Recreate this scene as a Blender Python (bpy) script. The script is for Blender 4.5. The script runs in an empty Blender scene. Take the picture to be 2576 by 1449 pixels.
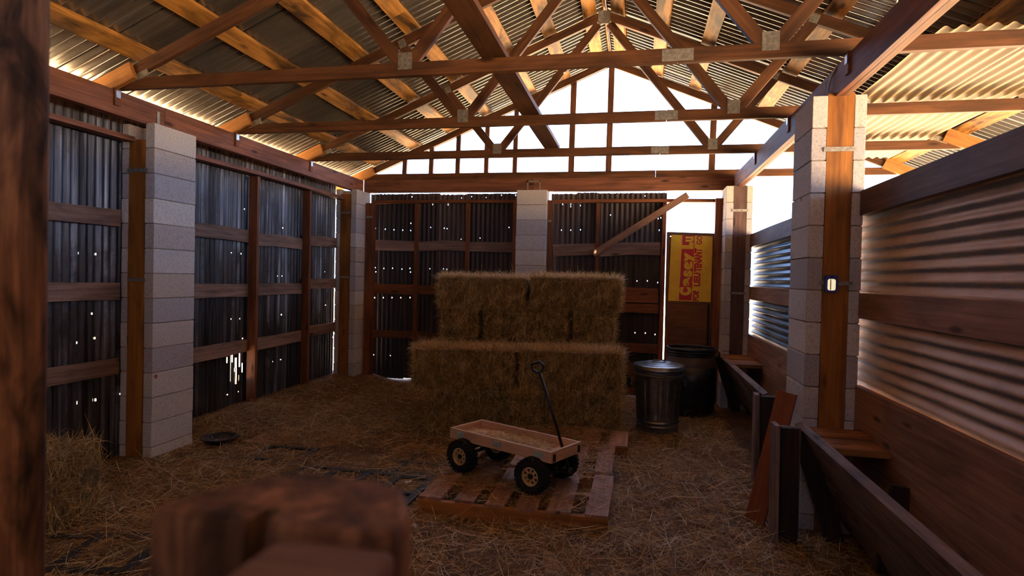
import bpy, math, random
import numpy as np
from mathutils import Vector, Matrix

random.seed(7)
rng = np.random.default_rng(11)
C = bpy.context.scene.collection
SC = bpy.context.scene
PI = math.pi

# ------------------------------------------------------------------ camera
FPX = 1490.18                       # focal length in pixels of the 2576 wide frame
YAW, PITCH, ROLL = 0.205178, -0.0179588, 0.0230492
EYE = 1.55
_cy, _sy = math.cos(YAW), math.sin(YAW)
FW = Vector((-_sy * math.cos(PITCH), _cy * math.cos(PITCH), math.sin(PITCH)))
_r = Vector((_cy, _sy, 0)); _u = _r.cross(FW)
RT = _r * math.cos(ROLL) + _u * math.sin(ROLL)
UP = _u * math.cos(ROLL) - _r * math.sin(ROLL)
cd = bpy.data.cameras.new('camera'); cam = bpy.data.objects.new('camera', cd); C.objects.link(cam)
cam.matrix_world = Matrix((RT, UP, -FW)).transposed().to_4x4()
cam.location = (0, 0, EYE)
cd.sensor_width = 36; cd.lens = FPX / 2576 * 36; cd.clip_start = 0.02
cd.dof.use_dof = True; cd.dof.focus_distance = 5.0; cd.dof.aperture_fstop = 3.0
SC.camera = cam

def at(u, v, x=None, y=None, z=None):
    """the point of a plane x=, y= or z= that a spot of the photograph shows"""
    d = RT * ((u - 1288) / FPX) - UP * ((v - 724.5) / FPX) + FW
    t = x / d.x if x is not None else y / d.y if y is not None else (z - EYE) / d.z
    return Vector((0, 0, EYE)) + d * t

# ------------------------------------------------------------------ light
w = bpy.data.worlds.new('sky'); SC.world = w; w.use_nodes = True
bg = w.node_tree.nodes['Background']
bg.inputs['Color'].default_value = (0.50, 0.70, 1.12, 1); bg.inputs['Strength'].default_value = 8.5
sd = bpy.data.lights.new('sun', 'SUN'); sun = bpy.data.objects.new('sun', sd); C.objects.link(sun)
sd.energy = 150; sd.angle = 0.009; sd.color = (1.0, 0.93, 0.82)
sun.rotation_euler = (math.radians(36), 0, math.radians(-12))   # high, from behind the camera
SC.view_settings.view_transform = 'Standard'; SC.view_settings.look = 'None'
SC.view_settings.gamma = 1; SC.view_settings.use_curve_mapping = False
SC.view_settings.exposure = -0.38
SC.cycles.max_bounces = 8; SC.cycles.diffuse_bounces = 5
SC.cycles.use_denoising = True

# ------------------------------------------------------------------ materials
def new_mat(name):
    m = bpy.data.materials.new(name); m.use_nodes = True
    nt = m.node_tree; b = nt.nodes['Principled BSDF']
    return m, nt, b
def N(nt, t, **k):
    n = nt.nodes.new(t)
    for a, v in k.items():
        if a in n.inputs: n.inputs[a].default_value = v
        else: setattr(n, a, v)
    return n
def L(nt, a, b): nt.links.new(a, b)
def ramp(nt, fac, stops):
    r = nt.nodes.new('ShaderNodeValToRGB'); e = r.color_ramp.elements
    while len(e) < len(stops): e.new(0.5)
    for i, (p, c) in enumerate(stops):
        e[i].position = p; e[i].color = (c[0], c[1], c[2], 1)
    L(nt, fac, r.inputs[0]); return r.outputs[0]
def mix(nt, fac, a, b, mode='MIX'):
    n = nt.nodes.new('ShaderNodeMix'); n.data_type = 'RGBA'; n.blend_type = mode
    for s, v in ((n.inputs[0], fac), (n.inputs[6], a), (n.inputs[7], b)):
        if isinstance(v, (int, float)): s.default_value = v
        elif isinstance(v, tuple): s.default_value = (v[0], v[1], v[2], 1)
        else: L(nt, v, s)
    return n.outputs[2]
def coords(nt, scale, rnd=True):
    tc = nt.nodes.new('ShaderNodeTexCoord')
    out = tc.outputs['Object']
    if rnd:
        oi = nt.nodes.new('ShaderNodeObjectInfo')
        mm = N(nt, 'ShaderNodeMath', operation='MULTIPLY'); L(nt, oi.outputs['Random'], mm.inputs[0]); mm.inputs[1].default_value = 57.0
        va = N(nt, 'ShaderNodeVectorMath', operation='ADD'); L(nt, out, va.inputs[0]); L(nt, mm.outputs[0], va.inputs[1]); out = va.outputs[0]
    mp = nt.nodes.new('ShaderNodeMapping'); mp.inputs['Scale'].default_value = scale; L(nt, out, mp.inputs['Vector'])
    return mp.outputs[0]
def rand_value(nt, lo, hi):
    oi = nt.nodes.new('ShaderNodeObjectInfo')
    mr = N(nt, 'ShaderNodeMapRange'); mr.inputs['To Min'].default_value = lo; mr.inputs['To Max'].default_value = hi
    L(nt, oi.outputs['Random'], mr.inputs['Value']); return mr.outputs[0]
def bump(nt, b, h, strength, dist=0.01):
    n = N(nt, 'ShaderNodeBump'); n.inputs['Strength'].default_value = strength; n.inputs['Distance'].default_value = dist
    L(nt, h, n.inputs['Height']); L(nt, n.outputs[0], b.inputs['Normal'])

def wood(name, dark, light, stain=0.45, lo=0.75, hi=1.2, rough=0.62, knots=True, spec=0.3, up=False):
    m, nt, b = new_mat(name)
    g = N(nt, 'ShaderNodeTexNoise', Scale=1.0, Detail=6.0, Roughness=0.62, Distortion=0.8); L(nt, coords(nt, (34, 34, 2.4) if up else (1.3, 34, 34)), g.inputs['Vector'])
    col = ramp(nt, g.outputs['Fac'], [(0.3, dark), (0.52, tuple((a + c) / 2 for a, c in zip(dark, light))), (0.72, light)])
    s = N(nt, 'ShaderNodeTexNoise', Scale=1.0, Detail=3.0, Roughness=0.6, Distortion=0.6); L(nt, coords(nt, (14, 14, 5) if up else (1.7, 6, 6)), s.inputs['Vector'])
    col = mix(nt, 1.0, col, ramp(nt, s.outputs['Fac'], [(0.36, (1 - stain,) * 3), (0.58, (1, 1, 1))]), 'MULTIPLY')
    if knots:
        k = N(nt, 'ShaderNodeTexVoronoi', Scale=1.0); L(nt, coords(nt, (9, 9, 4) if up else (1.9, 7, 7)), k.inputs['Vector'])
        col = mix(nt, 1.0, col, ramp(nt, k.outputs['Distance'], [(0.06, (0.25, 0.2, 0.18)), (0.15, (1, 1, 1))]), 'MULTIPLY')
    hv = nt.nodes.new('ShaderNodeHueSaturation'); L(nt, col, hv.inputs['Color']); L(nt, rand_value(nt, lo, hi), hv.inputs['Value'])
    L(nt, hv.outputs[0], b.inputs['Base Color'])
    b.inputs['Roughness'].default_value = rough; b.inputs['Specular IOR Level'].default_value = spec
    bump(nt, b, g.outputs['Fac'], 0.35, 0.004)
    return m

def sheet_metal(name, stops, rough, metallic, streak=(16, 0.7, 1), lo=0.8, hi=1.15, rust=None, rust_at=(0.55, 0.7), blot=(2.2, 1.3, 1)):
    m, nt, b = new_mat(name)
    s = N(nt, 'ShaderNodeTexNoise', Scale=1.0, Detail=5.0, Roughness=0.65); L(nt, coords(nt, streak), s.inputs['Vector'])
    col = ramp(nt, s.outputs['Fac'], stops)
    met = metallic
    if rust:
        r = N(nt, 'ShaderNodeTexNoise', Scale=1.0, Detail=6.0, Roughness=0.7); L(nt, coords(nt, blot), r.inputs['Vector'])
        f = ramp(nt, r.outputs['Fac'], [(rust_at[0], (0, 0, 0)), (rust_at[1], (1, 1, 1))])
        col = mix(nt, f, col, rust)
        mm = N(nt, 'ShaderNodeMapRange'); mm.inputs['To Min'].default_value = metallic; mm.inputs['To Max'].default_value = 0.05
        L(nt, f, mm.inputs['Value']); L(nt, mm.outputs[0], b.inputs['Metallic'])
    else:
        b.inputs['Metallic'].default_value = metallic
    hv = nt.nodes.new('ShaderNodeHueSaturation'); L(nt, col, hv.inputs['Color']); L(nt, rand_value(nt, lo, hi), hv.inputs['Value'])
    L(nt, hv.outputs[0], b.inputs['Base Color'])
    b.inputs['Roughness'].default_value = rough
    bump(nt, b, s.outputs['Fac'], 0.12, 0.004)
    return m

def plain(name, col, rough=0.6, metallic=0.0, var=0.0, scale=30, bmp=0.0, spec=0.5):
    m, nt, b = new_mat(name)
    b.inputs['Roughness'].default_value = rough; b.inputs['Metallic'].default_value = metallic; b.inputs['Specular IOR Level'].default_value = spec
    n = N(nt, 'ShaderNodeTexNoise', Scale=1.0, Detail=5.0, Roughness=0.6); L(nt, coords(nt, (scale,) * 3), n.inputs['Vector'])
    L(nt, ramp(nt, n.outputs['Fac'], [(0.3, tuple(c * (1 - var) for c in col)), (0.7, tuple(min(1, c * (1 + var)) for c in col))]), b.inputs['Base Color'])
    if bmp: bump(nt, b, n.outputs['Fac'], bmp, 0.005)
    return m

M = {}
M['purlin'] = wood('purlin_wood', (0.30, 0.115, 0.02), (0.66, 0.31, 0.062), 0.85)
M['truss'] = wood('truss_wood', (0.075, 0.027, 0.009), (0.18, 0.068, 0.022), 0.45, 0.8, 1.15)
M['tail'] = wood('tail_wood', (0.34, 0.13, 0.03), (0.6, 0.26, 0.07), 0.3)
M['header'] = wood('header_wood', (0.12, 0.042, 0.022), (0.28, 0.11, 0.062), 0.4, 0.9, 1.15)
M['post'] = wood('post_wood', (0.22, 0.075, 0.012), (0.40, 0.155, 0.026), 0.4, 0.9, 1.1)
M['girt'] = wood('weathered_wood', (0.17, 0.10, 0.075), (0.38, 0.25, 0.19), 0.4, 0.75, 1.15, 0.75)
M['stud'] = wood('stud_wood', (0.12, 0.037, 0.013), (0.30, 0.10, 0.034), 0.4)
M['rail'] = wood('rail_wood', (0.085, 0.042, 0.032), (0.19, 0.105, 0.082), 0.4, 0.9, 1.1, 0.6)
M['midboard'] = wood('half_wall_wood', (0.18, 0.084, 0.044), (0.39, 0.205, 0.12), 0.35, 0.9, 1.1)
M['manger'] = wood('manger_wood', (0.085, 0.055, 0.045), (0.30, 0.205, 0.175), 0.5, 0.8, 1.2, 0.75)
M['manger_dark'] = wood('dark_manger_wood', (0.02, 0.011, 0.008), (0.055, 0.03, 0.022), 0.4, 0.8, 1.2, 0.75)
M['shelf'] = wood('shelf_wood', (0.16, 0.055, 0.014), (0.50, 0.22, 0.065), 0.5, 0.9, 1.1)
M['redboard'] = wood('red_board_wood', (0.19, 0.055, 0.022), (0.30, 0.088, 0.034), 0.2, 1, 1, 0.55, False)
M['plywood'] = wood('door_plywood', (0.16, 0.06, 0.02), (0.29, 0.12, 0.04), 0.3, 0.95, 1.05, 0.6, False)
M['pallet'] = wood('pallet_wood', (0.27, 0.13, 0.085), (0.52, 0.29, 0.20), 0.35, 0.85, 1.15)
M['pallet_edge'] = wood('pallet_stringer_wood', (0.30, 0.11, 0.022), (0.5, 0.205, 0.05), 0.35)
M['wagon'] = wood('wagon_wood', (0.55, 0.31, 0.18), (0.8, 0.5, 0.32), 0.25, 0.95, 1.05, 0.5, False)
M['old_post'] = wood('old_post_wood', (0.05, 0.02, 0.01), (0.40, 0.175, 0.075), 0.8, 1, 1, 0.8, up=True)
M['stump'] = wood('stump_wood', (0.05, 0.022, 0.013), (0.34, 0.165, 0.085), 0.75, 1, 1, 0.8, up=True)
M['old_rail'] = wood('old_rail_wood', (0.15, 0.08, 0.06), (0.30, 0.17, 0.13), 0.4, 1, 1, 0.8)
M['roof_metal'] = sheet_metal('roof_metal', [(0.25, (0.16, 0.14, 0.12)), (0.6, (0.32, 0.285, 0.24)), (0.8, (0.46, 0.41, 0.34))], 0.25, 0.76, (9, 0.5, 1), 0.85, 1.12)
M['loft_metal'] = sheet_metal('stored_sheet_metal', [(0.25, (0.14, 0.088, 0.033)), (0.6, (0.24, 0.16, 0.066)), (0.8, (0.34, 0.235, 0.105))], 0.5, 0.4, (5, 0.6, 1))
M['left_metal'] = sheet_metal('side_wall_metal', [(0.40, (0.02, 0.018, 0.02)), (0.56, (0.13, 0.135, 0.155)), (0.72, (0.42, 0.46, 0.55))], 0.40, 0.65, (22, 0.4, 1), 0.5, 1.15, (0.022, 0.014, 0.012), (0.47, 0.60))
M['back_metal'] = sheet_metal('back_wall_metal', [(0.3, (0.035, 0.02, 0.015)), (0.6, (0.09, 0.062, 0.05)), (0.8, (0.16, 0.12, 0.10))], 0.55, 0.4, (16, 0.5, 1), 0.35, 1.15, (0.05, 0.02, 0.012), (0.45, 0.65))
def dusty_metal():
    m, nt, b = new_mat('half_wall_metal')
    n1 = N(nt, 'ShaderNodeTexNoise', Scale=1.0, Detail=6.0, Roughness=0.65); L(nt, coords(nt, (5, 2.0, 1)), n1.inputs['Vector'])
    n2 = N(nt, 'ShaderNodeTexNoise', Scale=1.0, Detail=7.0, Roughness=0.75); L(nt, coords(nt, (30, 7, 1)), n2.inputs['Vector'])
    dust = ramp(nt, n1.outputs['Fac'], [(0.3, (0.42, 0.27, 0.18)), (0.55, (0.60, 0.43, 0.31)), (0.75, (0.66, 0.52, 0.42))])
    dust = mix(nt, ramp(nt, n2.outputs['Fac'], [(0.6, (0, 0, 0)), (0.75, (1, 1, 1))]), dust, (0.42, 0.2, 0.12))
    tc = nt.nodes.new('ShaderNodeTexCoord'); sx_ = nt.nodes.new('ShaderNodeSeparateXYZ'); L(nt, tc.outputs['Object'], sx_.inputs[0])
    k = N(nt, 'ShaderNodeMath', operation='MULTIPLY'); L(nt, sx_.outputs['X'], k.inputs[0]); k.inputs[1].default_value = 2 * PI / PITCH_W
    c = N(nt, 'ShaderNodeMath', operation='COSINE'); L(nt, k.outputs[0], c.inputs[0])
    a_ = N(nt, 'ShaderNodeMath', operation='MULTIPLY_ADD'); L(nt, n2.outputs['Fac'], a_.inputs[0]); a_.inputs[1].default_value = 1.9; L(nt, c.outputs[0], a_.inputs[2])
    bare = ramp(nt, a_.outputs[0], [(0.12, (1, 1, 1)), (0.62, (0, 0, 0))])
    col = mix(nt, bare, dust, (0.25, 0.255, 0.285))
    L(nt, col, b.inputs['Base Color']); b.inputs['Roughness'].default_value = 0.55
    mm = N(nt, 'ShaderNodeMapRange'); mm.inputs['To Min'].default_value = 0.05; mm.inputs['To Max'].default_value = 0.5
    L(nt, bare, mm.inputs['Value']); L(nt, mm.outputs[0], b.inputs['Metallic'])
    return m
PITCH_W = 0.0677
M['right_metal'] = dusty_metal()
M['sky_tinted_metal'] = sheet_metal('sky_tinted_half_wall_metal', [(0.3, (0.09, 0.15, 0.22)), (0.6, (0.16, 0.26, 0.37)), (0.8, (0.22, 0.34, 0.46))], 0.38, 0.75, (3, 2.2, 1), 0.95, 1.05, (0.2, 0.13, 0.09), (0.62, 0.75), (5, 0.9, 1))  # galvanised sheets, with the sky's blue reflection put into their base colour
M['galv'] = sheet_metal('galvanised_steel', [(0.3, (0.22, 0.225, 0.24)), (0.7, (0.40, 0.405, 0.425))], 0.30, 0.95, (14, 14, 14), 0.95, 1.05)
M['strap'] = plain('strap_metal', (0.30, 0.27, 0.22), 0.5, 0.7, 0.4, 40)
M['iron'] = plain('black_iron', (0.012, 0.012, 0.014), 0.35, 0.3, 0.3, 30)
M['rubber'] = plain('black_rubber', (0.012, 0.011, 0.011), 0.75, 0, 0.4, 60, 0.2, 0.3)
M['matrubber'] = plain('mat_rubber', (0.014, 0.014, 0.017), 0.5, 0, 0.4, 50, 0.2)
M['rim'] = plain('tan_rim', (0.62, 0.43, 0.22), 0.4, 0.3, 0.15, 30)
M['barrel'] = plain('barrel_plastic', (0.014, 0.013, 0.014), 0.38, 0, 0.5, 12, 0.05)
M['barrel_band'] = plain('barrel_band', (0.085, 0.045, 0.025), 0.5, 0, 0.4, 14)
M['yellow'] = plain('sign_yellow', (0.95, 0.58, 0.008), 0.5, 0, 0.12, 8)
M['red'] = plain('sign_red', (0.62, 0.012, 0.02), 0.5, 0, 0.12, 8)
M['paper'] = plain('pale_scrap', (0.6, 0.53, 0.47), 0.7, 0, 0.2, 40)
M['mortar'] = plain('mortar', (0.28, 0.22, 0.16), 0.9, 0, 0.25, 60, 0.3)
M['zinc'] = plain('zinc_plate', (0.42, 0.52, 0.54), 0.4, 0.3, 0.15, 60)
M['gold'] = plain('gold_reflector', (1.0, 0.78, 0.35), 0.3, 0.0)
M['cable'] = plain('white_cable', (0.6, 0.55, 0.48), 0.5)
M['navy'] = plain('navy_plastic', (0.025, 0.04, 0.22), 0.35)
M['twine'] = plain('twine', (0.12, 0.07, 0.03), 0.8)
M['ground'] = plain('dry_ground', (0.60, 0.42, 0.235), 0.95, 0, 0.2, 0.6)

def block_mat():
    m, nt, b = new_mat('concrete_block')
    s = N(nt, 'ShaderNodeTexNoise', Scale=1.0, Detail=6.0, Roughness=0.75); L(nt, coords(nt, (70, 70, 70)), s.inputs['Vector'])
    col = ramp(nt, s.outputs['Fac'], [(0.3, (0.26, 0.24, 0.22)), (0.45, (0.55, 0.525, 0.50)), (0.7, (0.70, 0.675, 0.65))])
    oi = nt.nodes.new('ShaderNodeObjectInfo')
    tint = ramp(nt, oi.outputs['Random'], [(0.0, (0.62, 0.6, 0.66)), (0.35, (0.95, 0.94, 0.96)), (0.6, (0.78, 0.72, 0.72)), (0.8, (1.1, 1.08, 1.05)), (0.97, (0.85, 0.76, 0.68))])
    col = mix(nt, 1.0, col, tint, 'MULTIPLY')
    v = N(nt, 'ShaderNodeTexVoronoi', Scale=1.0); L(nt, coords(nt, (3.1, 3.1, 3.1)), v.inputs['Vector'])
    col = mix(nt, ramp(nt, v.outputs['Distance'], [(0.055, (1, 1, 1)), (0.075, (0, 0, 0))]), col, (0.30, 0.09, 0.045))
    L(nt, col, b.inputs['Base Color']); b.inputs['Roughness'].default_value = 0.9; b.inputs['Specular IOR Level'].default_value = 0.2
    bump(nt, b, s.outputs['Fac'], 0.5, 0.004)
    return m
M['block'] = block_mat()

def straw_mat(name, stops, rough=0.5):
    m, nt, b = new_mat(name)
    g = nt.nodes.new('ShaderNodeNewGeometry')
    L(nt, ramp(nt, g.outputs['Random Per Island'], stops), b.inputs['Base Color'])
    b.inputs['Roughness'].default_value = rough; b.inputs['Specular IOR Level'].default_value = 0.4
    tr = nt.nodes.new('ShaderNodeBsdfTranslucent'); L(nt, b.inputs['Base Color'].links[0].from_socket, tr.inputs['Color'])
    ms = nt.nodes.new('ShaderNodeMixShader'); ms.inputs[0].default_value = 0.33
    L(nt, b.outputs[0], ms.inputs[1]); L(nt, tr.outputs[0], ms.inputs[2]); L(nt, ms.outputs[0], nt.nodes['Material Output'].inputs['Surface'])
    return m
M['straw'] = straw_mat('straw', [(0.0, (0.13, 0.058, 0.022)), (0.35, (0.36, 0.19, 0.07)), (0.7, (0.62, 0.37, 0.14)), (0.92, (0.82, 0.58, 0.28)), (1.0, (0.97, 0.86, 0.66))], 0.42)
M['lit_top_straw'] = straw_mat('lit_top_straw', [(0.0, (0.40, 0.25, 0.13)), (0.5, (0.85, 0.64, 0.42)), (1.0, (1.0, 0.92, 0.78))], 0.45)  # light on the bale tops is put into this near-white straw colour
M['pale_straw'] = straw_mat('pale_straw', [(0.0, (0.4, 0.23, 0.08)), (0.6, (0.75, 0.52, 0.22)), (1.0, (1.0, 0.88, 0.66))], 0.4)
M['hay'] = straw_mat('hay', [(0.0, (0.16, 0.085, 0.026)), (0.4, (0.47, 0.285, 0.085)), (0.75, (0.74, 0.49, 0.17)), (1.0, (0.95, 0.75, 0.42))], 0.5)
def hay_body():
    m, nt, b = new_mat('hay_body')
    s = N(nt, 'ShaderNodeTexNoise', Scale=1.0, Detail=8.0, Roughness=0.75, Distortion=1.5); L(nt, coords(nt, (26, 26, 9)), s.inputs['Vector'])
    L(nt, ramp(nt, s.outputs['Fac'], [(0.35, (0.06, 0.03, 0.01)), (0.55, (0.28, 0.165, 0.05)), (0.75, (0.48, 0.3, 0.10))]), b.inputs['Base Color'])
    b.inputs['Roughness'].default_value = 0.85
    bump(nt, b, s.outputs['Fac'], 0.9, 0.03)
    return m
M['hay_body'] = hay_body()
def floor_mat():
    m, nt, b = new_mat('straw_floor')
    s = N(nt, 'ShaderNodeTexNoise', Scale=1.0, Detail=8.0, Roughness=0.75, Distortion=2.0); L(nt, coords(nt, (22, 22, 22), False), s.inputs['Vector'])
    p = N(nt, 'ShaderNodeTexNoise', Scale=1.0, Detail=3.0); L(nt, coords(nt, (1.6, 1.6, 1.6), False), p.inputs['Vector'])
    col = ramp(nt, s.outputs['Fac'], [(0.35, (0.085, 0.04, 0.016)), (0.55, (0.27, 0.145, 0.058)), (0.75, (0.5, 0.31, 0.14))])
    col = mix(nt, 1.0, col, ramp(nt, p.outputs['Fac'], [(0.38, (0.55, 0.5, 0.5)), (0.6, (1, 1, 1))]), 'MULTIPLY')
    L(nt, col, b.inputs['Base Color']); b.inputs['Roughness'].default_value = 0.9
    bump(nt, b, s.outputs['Fac'], 0.9, 0.02)
    return m
M['floor'] = floor_mat()
def lens_mat():
    m, nt, b = new_mat('lamp_lens')
    b.inputs['Base Color'].default_value = (0.9, 0.85, 0.7, 1); b.inputs['Roughness'].default_value = 0.15
    b.inputs['Emission Color'].default_value = (1.0, 0.86, 0.55, 1); b.inputs['Emission Strength'].default_value = 1.1
    return m
M['lens'] = lens_mat()

# ------------------------------------------------------------------ helpers
WORLD = {}
def tag(o, label=None, cat=None, group=None, kind=None):
    if label: o['label'] = label
    if cat: o['category'] = cat
    if group: o['group'] = group
    if kind: o['kind'] = kind
    return o
def place(o, mw=None, parent=None):
    mw = mw or Matrix.Identity(4)
    C.objects.link(o)
    if parent is not None:
        o.parent = parent; o.matrix_parent_inverse = WORLD[parent.name].inverted()
    o.matrix_basis = mw
    WORLD[o.name] = mw.copy()
    return o
def empty(name, loc, label=None, cat=None, group=None, kind=None, rz=0):
    o = bpy.data.objects.new(name, None); o.empty_display_size = 0.1
    place(o, Matrix.Translation(loc) @ Matrix.Rotation(rz, 4, 'Z'))
    return tag(o, label, cat, group, kind)
def mesh_obj(name, me, mat, parent=None, mw=None):
    if mat is not None and not me.materials: me.materials.append(M[mat] if isinstance(mat, str) else mat)
    return place(bpy.data.objects.new(name, me), mw, parent)
def raw(name, verts, faces, mat, parent=None, mw=None, smooth=False):
    me = bpy.data.meshes.new(name); me.from_pydata([tuple(v) for v in verts], [], faces); me.update()
    if smooth: me.shade_smooth()
    return mesh_obj(name, me, mat, parent, mw)
def frame(o, x, y=None, z=None):
    """matrix whose axes are x and (y or z), orthonormalised, at o"""
    x = Vector(x).normalized()
    if y is not None:
        z2 = x.cross(Vector(y)).normalized(); y2 = z2.cross(x)
    else:
        y2 = Vector(z).cross(x).normalized(); z2 = x.cross(y2)
    m = Matrix((x, y2, z2)).transposed().to_4x4(); m.translation = Vector(o); return m
class MB:
    def __init__(s): s.v = []; s.f = []
    def add(s, v, f):
        k = len(s.v); s.v += [Vector(p) for p in v]; s.f += [tuple(i + k for i in q) for q in f]
    def box(s, c, d, m=None):
        x, y, z = (q / 2 for q in d); c = Vector(c)
        vs = [c + Vector((a * x, b * y, e * z)) for a in (-1, 1) for b in (-1, 1) for e in (-1, 1)]
        if m: vs = [m @ p for p in vs]
        s.add(vs, [(0, 1, 3, 2), (4, 6, 7, 5), (0, 4, 5, 1), (2, 3, 7, 6), (0, 2, 6, 4), (1, 5, 7, 3)])
    def prism(s, poly, z0, z1):
        n = len(poly); s.add([(p[0], p[1], z0) for p in poly] + [(p[0], p[1], z1) for p in poly],
            [tuple(range(n - 1, -1, -1)), tuple(range(n, 2 * n))] + [(i, (i + 1) % n, n + (i + 1) % n, n + i) for i in range(n)])
    def lathe(s, prof, n=32, m=None, mod=None, caps=True):
        vs = []
        for j, (r, z) in enumerate(prof):
            for i in range(n):
                a = 2 * PI * i / n; rr = r + (mod(j, i) if mod else 0)
                p = Vector((rr * math.cos(a), rr * math.sin(a), z)); vs.append(m @ p if m else p)
        fs = [(j * n + i, j * n + (i + 1) % n, (j + 1) * n + (i + 1) % n, (j + 1) * n + i) for j in range(len(prof) - 1) for i in range(n)]
        if caps: fs += [tuple(range(n - 1, -1, -1)), tuple((len(prof) - 1) * n + i for i in range(n))]
        s.add(vs, fs)
    def tube(s, pts, r, n=8, closed=False):
        pts = [Vector(p) for p in pts]; k = len(pts); vs = []
        up = None
        for i, p in enumerate(pts):
            a = pts[(i - 1) % k] if closed or i > 0 else p; b = pts[(i + 1) % k] if closed or i < k - 1 else p
            t = (b - a).normalized()
            if up is None: up = t.orthogonal().normalized()
            up = (up - t * up.dot(t)).normalized(); sd_ = t.cross(up)
            for j in range(n):
                q = 2 * PI * j / n; vs.append(p + (up * math.cos(q) + sd_ * math.sin(q)) * r)
        fs = []
        for i in range(k if closed else k - 1):
            for j in range(n):
                a = i * n + j; b = i * n + (j + 1) % n; c = ((i + 1) % k) * n + (j + 1) % n; d = ((i + 1) % k) * n + j
                fs.append((a, b, c, d))
        if not closed: fs += [tuple(range(n - 1, -1, -1)), tuple((k - 1) * n + j for j in range(n))]
        s.add(vs, fs)
    def obj(s, name, mat, parent=None, mw=None, smooth=False, bevel=0):
        o = raw(name, s.v, s.f, mat, parent, mw, smooth)
        if bevel:
            b = o.modifiers.new('bevel', 'BEVEL'); b.width = bevel; b.segments = 2; b.limit_method = 'ANGLE'
        return o

def board(name, a, b, wd, th, wdir, mat, parent=None, jit=0.002, bow=0.0, bowt=0.0, label=None):
    """a sawn board from a to b: width WD along WDIR, thickness TH; edges a little uneven; bow bends it along its width"""
    a, b = Vector(a), Vector(b); mw = frame((a + b) / 2, b - a, y=wdir); ln = (b - a).length
    n = max(1, min(7, int(ln / 0.35)))
    vs, fs = [], []
    for i in range(n + 1):
        x = -ln / 2 + ln * i / n; t = 4 * (i / n) * (1 - i / n)
        j = lambda: random.uniform(-jit, jit)
        oy = bow * t; oz = bowt * t
        vs += [(x, -wd / 2 + oy + j(), -th / 2 + oz), (x, wd / 2 + oy + j(), -th / 2 + oz), (x, wd / 2 + oy + j(), th / 2 + oz), (x, -wd / 2 + oy + j(), th / 2 + oz)]
    fs.append((0, 1, 2, 3)[::1]); fs.append(tuple(4 * n + k for k in (3, 2, 1, 0)))
    for i in range(n):
        for k in range(4):
            p, q = 4 * i + k, 4 * i + (k + 1) % 4
            fs.append((p, p + 4, q + 4, q))
    o = raw(name, vs, fs, mat, parent, mw)
    if label: o['label'] = label
    return o

PITCH_C = 0.0677
def corr(name, o, xdir, ydir, wd, ln, mat, parent, amp=0.0085, holes=(), seg=8, phase=0.0, ragged=0.0, rows=1, label=None, dent=0.0, pitch=PITCH_C):
    """corrugated sheet: O a corner, waves run along XDIR for WD, ridges run along YDIR for LN. HOLES: world points (or (point, half height)) punched through"""
    mw = frame(o, xdir, y=ydir); inv = mw.inverted()
    step = pitch / seg; n = max(2, int(round(wd / step)))
    prof = [(i * wd / n, amp * math.sin(2 * PI * i * wd / n / pitch + phase)) for i in range(n + 1)]
    per = {}
    for h in holes:
        p, hh, hw = h; q = inv @ Vector(p)
        if 0.02 < q.x < wd - 0.02 and 0.03 < q.y < ln - 0.03:
            c = int(q.x / wd * n); k = max(0, int(round(hw / step)) - 1)
            for cc in range(c - k // 2, c - k // 2 + k + 1):
                if 0 <= cc < n: per.setdefault(cc, []).append((q.y - hh, q.y + hh))
    vs, fs = [], []
    ends = [random.uniform(0, ragged) for _ in range(n + 1)]
    for i in range(n):
        (x0, z0), (x1, z1) = prof[i], prof[i + 1]
        cuts = [0.0]
        for lo, hi in sorted(per.get(i, ())):
            if lo > cuts[-1]: cuts += [lo, hi]
            else: cuts[-1] = max(cuts[-1], hi)
        cuts.append(ln)
        for k in range(0, len(cuts), 2):
            a, b = cuts[k], cuts[k + 1]
            nr = rows if len(cuts) == 2 else 1
            for r in range(nr):
                ya, yb = a + (b - a) * r / nr, a + (b - a) * (r + 1) / nr
                e0 = ends[i] if yb >= ln - 1e-6 else 0; e1 = ends[i + 1] if yb >= ln - 1e-6 else 0
                d = lambda x, y: dent * math.sin(x * 5.1 + y * 3.3) * math.sin(y * 4.2 + 1.0)
                m = len(vs)
                vs += [(x0, ya, z0 + d(x0, ya)), (x1, ya, z1 + d(x1, ya)), (x1, yb - e1, z1 + d(x1, yb)), (x0, yb - e0, z0 + d(x0, yb))]
                fs.append((m, m + 1, m + 2, m + 3))
    me = bpy.data.meshes.new(name); me.from_pydata(vs, [], fs)
    import bmesh
    bm = bmesh.new(); bm.from_mesh(me); bmesh.ops.remove_doubles(bm, verts=bm.verts, dist=1e-5); bm.to_mesh(me); bm.free()
    me.update(); me.shade_smooth()
    ob = mesh_obj(name, me, mat, parent, mw)
    if label: ob['label'] = label
    return ob

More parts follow.
